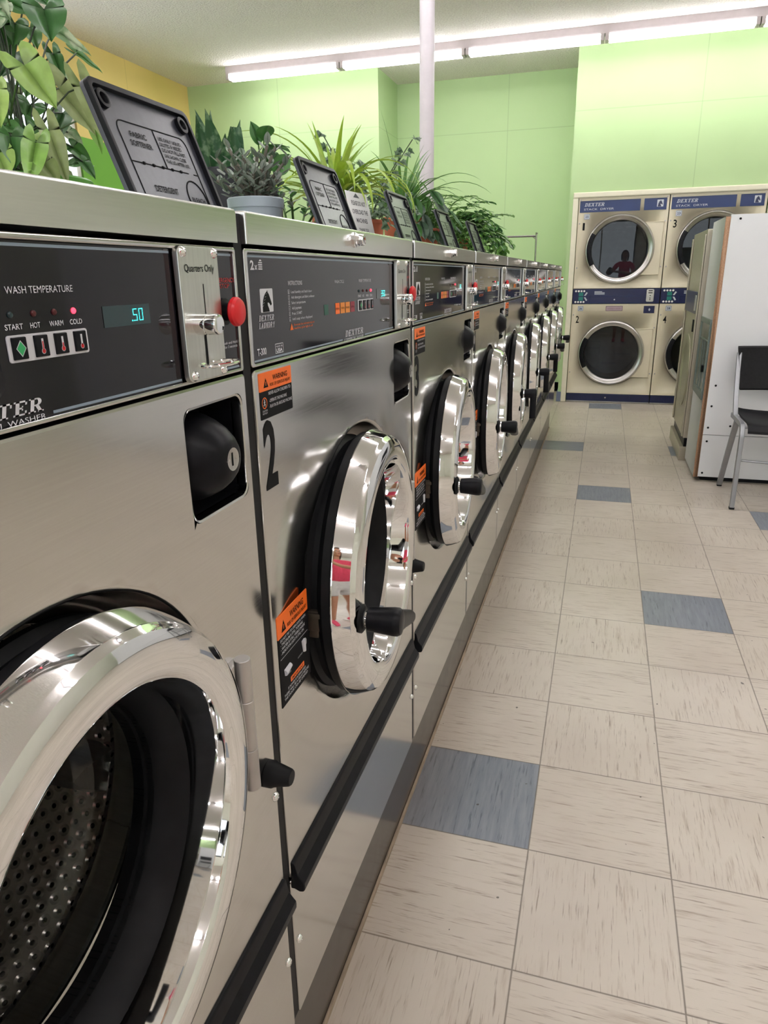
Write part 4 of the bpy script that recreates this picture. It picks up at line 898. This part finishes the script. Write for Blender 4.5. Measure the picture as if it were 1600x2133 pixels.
def petiole(st, top, m, r=.0016, base=None):
    b = base or Vector((rnd.uniform(-.05, .05), rnd.uniform(-.05, .05), .08)); mid = b.lerp(top, .55) + Vector((0, 0, .03)); st.tube([b, b.lerp(mid, .5)+Vector((0, 0, .01)), mid, mid.lerp(top, .6)+Vector((0, 0, .008)), top], r, m, 6)
FACE = Vector((.75, -.55, .35))
for b, t, w_, k in LV:
    b = Vector(b)-o0; t = Vector(t)-o0; t = b+(t-b)*1.12
    leaf(mb, b, t, FACE + Vector((rnd.uniform(-.25, .25), rnd.uniform(-.25, .25), rnd.uniform(0, .4))), w_*1.08, 'arrow', (LIMEL, DARKL, PALEL, OLIVEL)[k], .22, .1); petiole(st, b, DSTEM if k else STEM)
for i in range(80):
    p = Vector((rnd.uniform(-.12, .04), rnd.uniform(-.24, .17), rnd.uniform(.06, .42))); p.x -= .02
    if p.y > .07 and p.z > .2: p.y -= .1
    q = p + Vector((rnd.uniform(0, .03), rnd.uniform(-.04, .04), rnd.uniform(-.06, -.02)))
    leaf(mb, p, q, FACE + Vector((rnd.uniform(-.5, .5), rnd.uniform(-.5, .5), rnd.uniform(-.2, .6))), rnd.uniform(.035, .06), 'arrow', rnd.choice((DARKL, DARKL, DARKL, PALEL, OLIVEL)), .2, .15)
    if i % 2: petiole(st, p, DSTEM, .0018)
mb.build('foliage', a, angle=180); st.build('stems', a)

# snake plant
R0 = (-.62, 1.80, LID); a = empty('snake_plant', R0); tag(a, 'snake plant with stiff banded leaves in a charcoal pot behind the nearest open soap lid', 'houseplant')
pot(a, .054, .071, .205, BPOT, .02, .004)
mb = MB()
def sword(mb, x, y, h, W, lean, az, face, m, cut=False):
    loops = []; n = 8; f = Vector((-math.sin(face), math.cos(face), 0))
    for i in range(n+1):
        t = i/n; c = Vector((x+math.cos(az)*lean*t*t, y+math.sin(az)*lean*t*t, .18+h*t)); w = W*(.55+.9*t*(1-t)*1.6)*(1 if cut else (1-max(0, t-.6)/.4)**.75)+3e-4
        g = Vector((math.cos(face), math.sin(face), 0))*w*.25; loops.append([c-f*w/2+g, c-f*w*.25+g*.25, c, c+f*w*.25+g*.25, c+f*w/2+g])
    mb.loft(loops, m, closed=False)
for x, y, h, W, lean, az, fc, cut in ((-.02, -.03, .16, .03, .03, -2.6, -.8, 0), (.01, .03, .15, .03, .03, 1.0, -.7, 0), (.02, -.04, .10, .034, .02, -.6, -1.0, 0), (-.03, -.055, .135, .034, .05, -1.2, -.7, 0), (.0, -.035, .155, .042, .03, -1.8, -1.0, 0), (-.04, 0, .17, .03, .02, 1.5, -.6, 0), (.035, -.015, .12, .04, .012, -.5, -.9, 0), (.02, .015, .125, .05, .01, 0, -.8, 1), (.04, .035, .065, .046, .02, 1.2, -.9, 0), (0, .05, .125, .036, .03, 1.4, -.5, 0), (-.03, .06, .105, .036, .045, 1.5, -.6, 0), (.045, -.05, .09, .03, .02, -1.2, -1.1, 0), (-.05, .03, .14, .03, .04, 2.0, -.6, 0), (.03, .06, .08, .034, .03, 1.3, -.8, 0)):
    sword(mb, x, y, h, W, lean, az, fc, SNAKEL, cut)
mb.build('foliage', a, angle=180)

# dark peperomia between the pots
R0 = (-.60, 1.985, LID); a = empty('peperomia_plant', R0); tag(a, 'peperomia with rounded glossy dark leaves between the charcoal pot and the pale blue pot', 'houseplant')
pot(a, .045, .056, .17, BPOT, seg=32); mb = MB(); st = MB()
for az, el, L, d in ((-1.6, .9, .05, 0), (-1.2, .4, .07, .02), (-.7, 1.1, .05, .05), (-.9, .1, .06, -.01), (.2, .8, .06, .03), (1.2, .9, .06, .05), (2.4, .6, .06, .04), (-1.9, .2, .07, .06), (1.6, .1, .06, .06), (-.3, .3, .06, .09), (.9, .2, .05, .1), (-1.4, 1.2, .05, .1), (-.9, .7, .06, .11)):
    b = Vector((math.cos(az)*.03, math.sin(az)*.03, .185+d)); t = b + Vector((math.cos(az)*math.cos(el), math.sin(az)*math.cos(el), math.sin(el)))*L*1.15
    leaf(mb, b, t, (0, 0, 1) if el < .8 else FACE, L*.85, 'oval', DARKL, .2, .35); st.tube([(0, 0, .15), b.lerp(Vector((0, 0, .16)), .4), b], .002, STEM, 5)
mb.build('foliage', a, angle=180); st.build('stems', a)

# grey green succulent in the pale blue bowl
R0 = (-.43, 1.580, LID); a = empty('succulent_plant', R0); tag(a, 'grey green leafy succulent in a pale blue grey bowl pot beside the charcoal pot', 'houseplant')
pot(a, .048, .063, .110, BLUEP, .022, .004); mb = MB(); st = MB()
for i in range(20):
    az = i*2.4; r = .004+.034*rnd.random(); h = rnd.uniform(.04, .125)*(1.25-r*10); x, y = math.cos(az)*r, math.sin(az)*r; x += .0; top = Vector((x*2.3, y*2.3, .095+h)); st.tube([(x*.6, y*.6, .085), (x, y, .095+h*.5), top], .0035, WOODY, 6)
    for j in range(9):
        q = j*2.39+i; z = .10+h*(.3+.7*j/8); b = Vector((x, y, .095)).lerp(top, .3+.7*j/8); e_ = .2+.5*j/8; t = b+Vector((math.cos(q)*math.cos(e_), math.sin(q)*math.cos(e_), math.sin(e_)))*rnd.uniform(.022, .034)
        leaf(mb, b, t, (0, 0, 1), .015, 'oval', JADEL, .35, -.1)
mb.build('foliage', a, angle=180); st.build('stems', a)

# jade in the red-brown pot
R0 = (-.44, 1.815, LID); a = empty('jade_plant', R0); tag(a, 'small jade plant spilling over a low red brown pot behind the second open soap lid', 'houseplant')
pot(a, .075, .09, .07, REDB, .014, .004); mb = MB(); st = MB()
for i in range(10):
    az = i*.7-1.9; r = .07; h = rnd.uniform(-.05, .1); b0 = Vector((math.cos(az)*.05, math.sin(az)*.05, .062)); top = b0+Vector((math.cos(az)*r, math.sin(az)*r, h)); st.tube([b0, b0.lerp(top, .5)+Vector((0, 0, .02)), top], .003, STEM, 6)
    for j in range(8):
        p = b0.lerp(top, .3+.1*j)+Vector((0, 0, .012)); q = j*2.39; t = p+Vector((math.cos(q)*.8, math.sin(q)*.8, .5))*.03; leaf(mb, p, t, (0, 0, 1), .016, 'oval', rnd.choice((JADEL, DARKL)), .3, .1)
mb.build('foliage', a, angle=180); st.build('stems', a)

# yellow green spider plant
def strap_plant(name, label, R0, r0, r1, h, pm, lm, n, Ls, seed, extra=(), W=.02, top=None):
    g = random.Random(seed); a = empty(name, R0); tag(a, label, 'houseplant'); pot(a, r0, r1, h, pm, .02, .006); mb = MB()
    for i in range(n):
        az = 2*PI*i/n*2.618+g.uniform(-.3, .3); el = g.uniform(.55, 1.5); L = g.uniform(*Ls); r = g.uniform(0, .03)
        blade(mb, (math.cos(az)*r, math.sin(az)*r, h-.02), az, el, L, W*g.uniform(.7, 1.15), g.uniform(.8, 2.3) if el < 1.25 else g.uniform(.3, 1.2), lm)
    for az, el, L, dr in extra: blade(mb, (0, 0, h-.02), az, el, L, W*1.15, dr, lm, 12)
    mb.build('foliage', a, angle=180); return a
strap_plant('spider_plant', 'yellow green spider plant arching out of a terracotta pot behind the second open soap lid', (-.58, 2.50, LID), .07, .092, .19, TERRA, SPIDL, 70, (.17, .33), 3,
            ((-2.85, 1.2, .46, 1.6), (-2.75, .8, .44, 1.4), (-3.0, .6, .4, 1.3), (-2.6, 1.0, .42, 1.7), (-2.4, 1.3, .34, 1.2), (-2.2, .9, .40, 1.9), (-1.9, .8, .36, 2.2), (1.4, 1.2, .32, .9), (1.0, 1.35, .30, .5), (.6, 1.0, .34, 1.2), (-1.0, 1.0, .4, 2.6), (-.5, .9, .42, 2.8), (-.1, .9, .42, 2.9), (.3, .8, .4, 2.8), (.6, .9, .42, 2.8), (-.8, .8, .40, 2.6), (.1, 1.1, .44, 2.9), (1.0, 1.0, .3, 2.2)), .022)
# ivy
R0 = (-.63, 2.98, LID); a = empty('ivy_plant', R0); tag(a, 'grey green ivy climbing in a terracotta pot behind the folded paper notice', 'houseplant')
pot(a, .065, .085, .16, TERRA); mb = MB(); st = MB(); g = random.Random(5)
for i in range(11):
    az = i*.62; L = g.uniform(.12, .40); p = Vector((math.cos(az)*.02, math.sin(az)*.02, .14)); pts = [p.copy()]; el = g.uniform(.6, 1.5)
    for j in range(7):
        p = p+Vector((math.cos(az)*math.cos(el), math.sin(az)*math.cos(el), math.sin(el)))*L/7; el -= .12*g.random()*(3 if L < .25 else 1); pts.append(p.copy())
        for q in range(2):
            t = g.uniform(0, 6.28); b = p+Vector((math.cos(t)*.012, math.sin(t)*.012, .004)); leaf(mb, b, b+Vector((math.cos(t)*.03, math.sin(t)*.03, -.012)), FACE+Vector((0, 0, .5)), g.uniform(.035, .055), 'ivy', IVYL, .15, .2)
    st.tube(pts, .002, DSTEM, 5)
mb.build('foliage', a, angle=180); st.build('stems', a)
# dark spider plant
strap_plant('spider_plant', 'deep green spider plant with thin arching leaves, in front of the steel post', (-.59, 3.42, LID), .07, .092, .2, TERRA, SPID2, 60, (.22, .38), 8,
            ((-2.9, 1.45, .48, .2), (-2.7, 1.1, .42, .9), (1.5, 1.0, .5, 1.7), (.4, .9, .5, 1.7), (.2, 1.1, .46, 1.8), (-.4, .9, .4, 2.0), (.8, .7, .5, 1.6), (1.2, 1.3, .42, .9), (1.6, 1.1, .5, 1.5)), .019)
# begonia with drooping silvery leaves
R0 = (-.50, 3.48, LID); a = empty('begonia_plant', R0); tag(a, 'begonia with large drooping silvery leaves behind the third open soap lid', 'houseplant')
pot(a, .06, .075, .15, TERRA); mb = MB(); st = MB(); g = random.Random(9)
for i in range(44):
    az = i*2.4; r = g.uniform(.04, .17); b = Vector((math.cos(az)*r*.7, math.sin(az)*r*1.3,   .14+g.uniform(.0, .17))); t = b+Vector((math.cos(az)*.05+.03, math.sin(az)*.07, -g.uniform(.05, .11))); leaf(mb, b, t, Vector((math.cos(az)+.6, math.sin(az)-.4, .9)), g.uniform(.05, .075), 'oval', BEGL if i % 3 else DARKL, .2, .1); st.tube([(0, 0, .13), b.lerp(Vector((0, 0, .16)), .5)+Vector((0, 0, .02)), b], .002, STEM, 5)
mb.build('foliage', a, angle=180); st.build('stems', a)
# ferns / trailing plants further down
def trailing(name, label, R0, pm, lm, n, seed, kind, W, up):
    g = random.Random(seed); a = empty(name, R0); tag(a, label, 'houseplant'); pot(a, .07, .09, .15, pm); mb = MB(); st = MB()
    for i in range(n):
        az = i*2.4; el = g.uniform(.4, 1.5); L = g.uniform(.2, up); p = Vector((0, 0, .14)); pts = [p.copy()]
        for j in range(9):
            d = Vector((math.cos(az)*math.cos(el), math.sin(az)*math.cos(el), math.sin(el))); p = p+d*L/9
            if p.z < .02: p.z = .02
            el -= g.uniform(.1, .32); pts.append(p.copy()); s = Vector((-math.sin(az), math.cos(az), 0))
            if j > 1:
                for sg in (-1, 1): b = p+s*sg*.004; leaf(mb, b, b+s*sg*W*1.25+d*W*.6, (0, 0, 1), W*.8, kind, lm, .2, .15)
        st.tube(pts, .0018, STEM, 5)
    mb.build('foliage', a, angle=180); st.build('stems', a)
trailing('fern', 'bushy mid green fern between the third and fourth open soap lids', (-.55, 4.02, LID), REDB, FERNL, 64, 21, 'lance', .036, .42)
trailing('nephthytis_plant', 'leafy green trailing plant behind the fourth open soap lid, right of the fern', (-.56, 4.52, LID), TERRA, DARKL, 54, 22, 'oval', .05, .38)
trailing('pothos_plant', 'yellow green pothos at the far right end of the plant row', (-.54, 4.95, LID), BPOT, FERNL, 44, 23, 'oval', .055, .34)
# paper notice
PAPER = noisy(mat('white paper', srgb(226, 226, 226), .7), amount=.02)
n_ = MB(fr((-.395, 2.205, LID), (.12, .99, 0), (-.22, 0, .975))); n_.box(0, .155, 0, .195, 0, .0008, PAPER)
PR = mat('grey print', srgb(92, 92, 98), .7)
for q, (t, wd, hh) in enumerate((('PLEASE DO NOT', .10, .013), ('OVERLOAD THE', .11, .013), ('MACHINES', .08, .013), ('THANK YOU', .07, .009), ('NO DYES, NO RUGS, NO SHOES', .12, .007), ('USE MEASURED SOAP ONLY', .12, .007))): n_.text(t, .078, .155-.026*q, hh, .0012, PR, wd, align='c', bold=.02)
n_.poly([(.05, .178), (.095, .178), (.072, .192)], .0012, PR)
nn = n_.build('paper_notice'); tag(nn, 'white printed paper notice leaning between the second and third open soap lids', 'notice')

# ------------------------------------------------------------------ lamps
FIXT = noisy(mat('white lamp housing', srgb(196, 186, 188), .5), amount=.04)
TUBE = mat('lit fluorescent tube', (1, 1, 1, 1), .4, emit=13.5, ecol=(.985, .98, 1.0, 1))
def strip(x0, x1, y, label, grp, first=[None]):
    if first[0] is None:
        f = empty('strip_light', (x0, y, HC)); L = x1-x0
        m = MB(); m.loft([[(u, v, z) for v, z in ((-.046, 0), (-.046, -.050), (-.041, -.064), (.041, -.064), (.046, -.050), (.046, 0))] for u in (.0, L)], FIXT, True, True); m.build('housing', f)
        for u in (.004, L-.034): m = MB(); m.box(u, u+.03, -.05, .05, -.115, -.062, FIXT, .003); m.build('lamp_holder', f)
        for v in (-.030, .030): m = MB(fr((.036, v, -.096), (0, 1, 0), (0, 0, 1))); m.lathe(0, 0, [(.021, 0), (.022, .002), (.022, L-.074), (.021, L-.072)], TUBE, 16); m.build('tube', f)
        first[0] = f
    else: f = copy_tree(first[0]); f.location = (x0, y, HC)
    tag(f, label, 'ceiling light', grp)
FW = 1.157
for i, lb in enumerate(('leftmost fluorescent strip light of the row along the back of the ceiling', 'fluorescent strip light crossed by the steel post', 'fluorescent strip light right of the steel post, above the wall recess', 'fluorescent strip light above the first dryer', 'fluorescent strip light at the right edge of the photo, above the dryers')):
    strip(-3.29+FW*i, -3.29+FW*(i+1), 6.97, lb, 'strip lights across the back of the ceiling')
for y, w_ in ((4.1, 'second'), (1.7, 'third'), (-.7, 'fourth'), (-3.0, 'fifth')):
    for i in range(5): strip(-3.29+1.35*i, -3.29+1.35*i+FW, y, 'fluorescent strip light out of view in the %s row from the back wall' % w_, 'strip lights in the %s row from the back wall' % w_)

# daylight through the shop front
W = bpy.data.worlds.new('World'); SC.world = W; W.use_nodes = True
bg = W.node_tree.nodes['Background']; bg.inputs[0].default_value = (.86, .93, 1.0, 1); bg.inputs[1].default_value = 2.0
def portal(name, loc, rot, sx, sy):
    l = bpy.data.lights.new(name, 'AREA'); l.shape = 'RECTANGLE'; l.size = sx; l.size_y = sy; l.cycles.is_portal = True
    o = bpy.data.objects.new(name, l); COL.objects.link(o); o.location = loc; o.rotation_euler = rot
for i, (a_, b_) in enumerate(ops): portal('window_daylight', ((a_+b_)/2, YF-.16, (oz[0]+oz[1])/2), (PI/2, 0, 0), b_-a_, oz[1]-oz[0])
portal('window_daylight', (XL-.16, (WY0+WY1)/2, (WZ0+WZ1)/2), (PI/2, 0, -PI/2), WY1-WY0, WZ1-WZ0)

# ------------------------------------------------------------------ camera
cam = bpy.data.cameras.new('camera'); co = bpy.data.objects.new('camera', cam); COL.objects.link(co)
yaw, pit, rol = .29783234, .32253208, -.01647972
fw = Vector((-math.sin(yaw)*math.cos(pit), math.cos(yaw)*math.cos(pit), -math.sin(pit))); r_ = Vector((math.cos(yaw), math.sin(yaw), 0)); u_ = r_.cross(fw)
rx = r_*math.cos(rol)+u_*math.sin(rol); ux = -r_*math.sin(rol)+u_*math.cos(rol)
co.matrix_world = Matrix(((rx.x, ux.x, -fw.x, .34823), (rx.y, ux.y, -fw.y, 0), (rx.z, ux.z, -fw.z, 1.24182), (0, 0, 0, 1)))
cam.sensor_fit = 'VERTICAL'; cam.sensor_height = 36; cam.sensor_width = 27; cam.lens = 1461.013*36/2133; cam.clip_start = .02; cam.clip_end = 60
SC.camera = co
SC.view_settings.view_transform = 'Standard'; SC.view_settings.look = 'None'; SC.view_settings.gamma = 1; SC.view_settings.use_curve_mapping = False
SC.view_settings.exposure = .5
# ------------------------------------------------------------------ the photographer (mirrored in the chrome rings) and the phone
PL = Vector((.70, -.46, 0)); F_, R_, U_ = fw.copy(), rx.copy(), ux.copy(); CAM = Vector((.34823, 0, 1.24182))
pc = CAM - F_*.014 - U_*.058                                            # phone centre
def skinned(nodes, edges, root, sub=2):
    me = bpy.data.meshes.new('s'); me.from_pydata([n[0] for n in nodes], edges, []); o = bpy.data.objects.new('s', me); COL.objects.link(o)
    sk = o.modifiers.new('k', 'SKIN'); sk.use_smooth_shade = True
    if not me.skin_vertices:
        bm = bmesh.new(); bm.from_mesh(me); bm.verts.layers.skin.verify(); bm.to_mesh(me); bm.free()
    for i, n in enumerate(nodes):
        r = n[1]; d = me.skin_vertices[0].data[i]; d.radius = r if isinstance(r, tuple) else (r, r); d.use_root = (i == root)
    ss = o.modifiers.new('u', 'SUBSURF'); ss.levels = ss.render_levels = sub
    bpy.context.view_layer.update(); dg = bpy.context.evaluated_depsgraph_get(); m = bpy.data.meshes.new_from_object(o.evaluated_get(dg))
    out = ([v.co.copy() for v in m.vertices], [list(p.vertices) for p in m.polygons]); bpy.data.objects.remove(o); return out
def fused(name, pieces, m, parent, vox, smooth=6):
    mb = MB()
    for vs, fs in pieces: mb.add(vs, fs, m)
    o = mb.build('tmp', angle=180); r = o.modifiers.new('r', 'REMESH'); r.mode = 'VOXEL'; r.voxel_size = vox; r.use_smooth_shade = True
    s = o.modifiers.new('s', 'SMOOTH'); s.iterations = smooth; s.factor = .5
    bpy.context.view_layer.update(); dg = bpy.context.evaluated_depsgraph_get(); me = bpy.data.meshes.new_from_object(o.evaluated_get(dg)); bpy.data.objects.remove(o)
    me.name = name; me.materials.clear(); me.materials.append(m)
    for p in me.polygons: p.use_smooth = True
    n = bpy.data.objects.new(name, me); COL.objects.link(n); n.parent = parent; return n
def ball(c, rx_, ry_, rz_, n=20):
    vs, fs = [], []
    for i in range(n+1):
        for j in range(2*n): a, b = PI*i/n, PI*j/n; vs.append(Vector((c[0]+rx_*math.sin(a)*math.cos(b), c[1]+ry_*math.sin(a)*math.sin(b), c[2]+rz_*math.cos(a))))
    for i in range(n):
        for j in range(2*n): k = (j+1) % (2*n); fs.append([i*2*n+j, (i+1)*2*n+j, (i+1)*2*n+k, i*2*n+k])
    return vs, fs
SKIN = noisy(mat('warm skin', srgb(206, 150, 122), .5, 0, .35), amount=.05, size=30)
PINK = noisy(mat('coral pink knit', srgb(236, 84, 112), .8, 0, .2), amount=.08, size=40)
SHORTS = noisy(mat('white cotton', srgb(228, 226, 226), .85, 0, .2), amount=.05, size=20)
SHOE = noisy(mat('pink running shoe', srgb(240, 80, 116), .6), amount=.1, size=60)
HAIR = noisy(mat('brown hair', srgb(84, 58, 42), .5), (6, 6, 1), .3, 60)
EYE = mat('eye white', srgb(236, 234, 230), .2); IRIS = mat('iris', srgb(60, 44, 34), .2); LIPS = mat('lips', srgb(186, 100, 96), .4)
ps = empty('person', PL); tag(ps, 'person in pink top and white shorts holding up a phone, mirrored in chrome', 'person')
L_ = lambda p: p - PL
wr = L_(pc + R_*.088 - F_*.030 - U_*.030); wl = L_(pc - R_*.088 - F_*.030 - U_*.030)
pr = L_(pc + R_*.058 - F_*.010 - U_*.004); pll = L_(pc - R_*.058 - F_*.010 - U_*.004)
N = []; E_ = []
def nd(p, r): N.append((Vector(p), r)); return len(N)-1
def ch_(a, *pts):
    for p, r in pts: b = nd(p, r); E_.append((a, b)); a = b
    return a
pel = nd((0, 0, .93), (.135, .105)); waist = ch_(pel, ((0, .0, 1.05), (.118, .092))); chest = ch_(waist, ((0, -.005, 1.20), (.135, .10)), ((0, -.01, 1.31), (.115, .085)))
ch_(chest, ((0, 0, 1.385), .055), ((0, .012, 1.44), .05), ((0, .02, 1.49), .055))
ch_(chest, ((.12, -.01, 1.335), .062), ((.178, .0, 1.315), .054), ((.205, .09, 1.19), .044), ((.20, .17, 1.085), .038), ((.10, .26, 1.125), .034), (wr, (.026, .02)), (pr, (.030, .016)))
ch_(chest, ((-.12, -.01, 1.335), .062), ((-.178, .0, 1.315), .054), ((-.27, .07, 1.20), .044), ((-.36, .14, 1.10), .038), ((-.40, .25, 1.13), .034), (wl, (.026, .02)), (pll, (.030, .016)))
for s in (1, -1): ch_(pel, ((s*.085, 0, .84), .092), ((s*.10, .005, .66), .074), ((s*.105, .012, .48), .055), ((s*.108, -.012, .34), .054), ((s*.11, -.01, .18), .038), ((s*.112, -.005, .09), .036))
body = [skinned(N, E_, pel, 2)]
for s in (1, -1):
    p0 = pr if s > 0 else pll; w0 = wr if s > 0 else wl; q = lambda a, b, c: L_(pc + R_*(s*a) + U_*b + F_*c)
    for k, (off, ln) in enumerate(((.026, .95), (.008, 1.06), (-.010, 1.0), (-.027, .8))):
        body.append(skinned([(w0.lerp(p0, .75)+U_*off*.5, .0105), (q(.056, off+.002, .002), .0100), (q(.047, off+.004, .014), .0092), (q(.047-.022*ln, off+.006, .0165), .0083), (q(.047-.036*ln, off+.007, .0145), .0072)], [(0, 1), (1, 2), (2, 3), (3, 4)], 0, 2))
    body.append(skinned([(w0.lerp(p0, .45)+U_*.012, .0125), (q(.060, .026, -.018), .0118), (q(.042, .044, -.0185), .0100), (q(.022, .056, -.0150), .0085)], [(0, 1), (1, 2), (2, 3)], 0, 2))
HC_ = Vector((0, .03, 1.555))
body += [ball(HC_ + Vector((0, -.012, .015)), .074, .092, .098), ball(HC_ + Vector((0, .012, -.045)), .058, .072, .066), ball(HC_ + Vector((0, .062, -.086)), .026, .022, .020, 10)]
body.append(skinned([(HC_+Vector((0, .078, .012)), .008), (HC_+Vector((0, .092, -.012)), .0095), (HC_+Vector((0, .100, -.030)), .0125)], [(0, 1), (1, 2)], 0, 1))
for s in (1, -1): body += [ball(HC_ + Vector((s*.074, -.01, -.012)), .009, .019, .031, 10), ball(HC_ + Vector((s*.030, .076, .022)), .022, .008, .006, 8), ball(HC_ + Vector((s*.036, .066, -.030)), .020, .014, .016, 8)]
fused('body', body, SKIN, ps, .0042, 4)
for s in (1, -1):
    m = MB(); v, f = ball(HC_ + Vector((s*.030, .0745, .004)), .0125, .011, .009, 10); m.add(v, f, EYE); v, f = ball(HC_ + Vector((s*.030-.001, .0835, .003)), .0055, .003, .0055, 8); m.add(v, f, IRIS); m.build('eye', ps, angle=180)
m = MB(); v, f = ball(HC_ + Vector((0, .0835, -.056)), .022, .006, .0045, 10); m.add(v, f, LIPS); v, f = ball(HC_ + Vector((0, .0820, -.064)), .018, .006, .0050, 10); m.add(v, f, LIPS); m.build('mouth', ps, angle=180)
hair = [ball(HC_ + Vector((0, -.026, .028)), .083, .092, .098), ball(HC_ + Vector((0, -.085, -.05)), .066, .034, .105), ball(HC_ + Vector((0, .045, .088)), .055, .028, .020)]
for s in (1, -1): hair.append(skinned([(HC_+Vector((s*.062, .030, .07)), .018), (HC_+Vector((s*.082, .005, .0)), .018), (HC_+Vector((s*.080, -.03, -.09)), .020), (HC_+Vector((s*.065, -.05, -.15)), .014)], [(0, 1), (1, 2), (2, 3)], 0, 2))
fused('hair', hair, HAIR, ps, .006, 5)
def grow(idx, k, d): return None
T = []; T_E = []
def tn(p, r): T.append((Vector(p), r)); return len(T)-1
a0 = tn((0, 0, .87), (.172, .138)); a1 = tn((0, 0, 1.05), (.138, .110)); a2 = tn((0, -.005, 1.20), (.152, .116)); a3 = tn((0, -.01, 1.315), (.124, .094)); T_E += [(a0, a1), (a1, a2), (a2, a3)]
b0 = tn((0, 0, 1.375), (.068, .062)); T_E.append((a3, b0))
for s, e1 in ((1, (.207, .095, 1.185)), (-1, (-.275, .075, 1.195))):
    c0 = tn((s*.12, -.01, 1.338), .070); c1 = tn((s*.18, .0, 1.315), .064); c2 = tn(e1, .058); T_E += [(a3, c0), (c0, c1), (c1, c2)]
fused('shirt', [skinned(T, T_E, a0, 2)], PINK, ps, .006, 4)
T = []; T_E = []; a0 = tn((0, 0, 1.02), (.134, .106)); a1 = tn((0, 0, .90), (.152, .122)); T_E.append((a0, a1))
for s in (1, -1): b0 = tn((s*.088, 0, .82), .108); b1 = tn((s*.102, .004, .70), .098); b2 = tn((s*.106, .006, .63), .096); T_E += [(a1, b0), (b0, b1), (b1, b2)]
fused('shorts', [skinned(T, T_E, a1, 2)], SHORTS, ps, .006, 4)
for s in (1, -1):
    x = s*.113; sh = fused('shoe', [skinned([((x, -.055, .045), (.040, .042)), ((x, .0, .052), (.041, .050)), ((x+s*.006, .08, .040), (.044, .036)), ((x+s*.012, .155, .032), (.040, .028)), ((x+s*.014, .195, .026), (.030, .020))], [(0, 1), (1, 2), (2, 3), (3, 4)], 1, 2)], SHOE, ps, .005, 3)
    for v in sh.data.vertices: v.co.z = max(v.co.z, .008)
    m = MB(); o_ = [(x-.043, -.09), (x+.043, -.09), (x+.047+s*.01, .08), (x+.040+s*.014, .17), (x+s*.014, .215), (x-.040+s*.012, .17), (x-.047+s*.006, .08)]
    m.loft([[(u, v, z) for u, v in o_] for z in (0, .016)], SHORTS, True, True); m.build('sole', sh)
pm = MB(Matrix(((R_.x, U_.x, -F_.x, pc.x), (R_.y, U_.y, -F_.y, pc.y), (R_.z, U_.z, -F_.z, pc.z), (0, 0, 0, 1))))
pm.box(-.037, .037, -.078, .078, -.004, .004, BLACK, .003); pm.rect(-.034, .034, -.074, .074, .0042, mat('phone screen', (.03, .03, .035, 1), .08))
ph = pm.build('smartphone'); tag(ph, 'black smartphone held up in both hands by the person, mirrored in the chrome', 'smartphone')
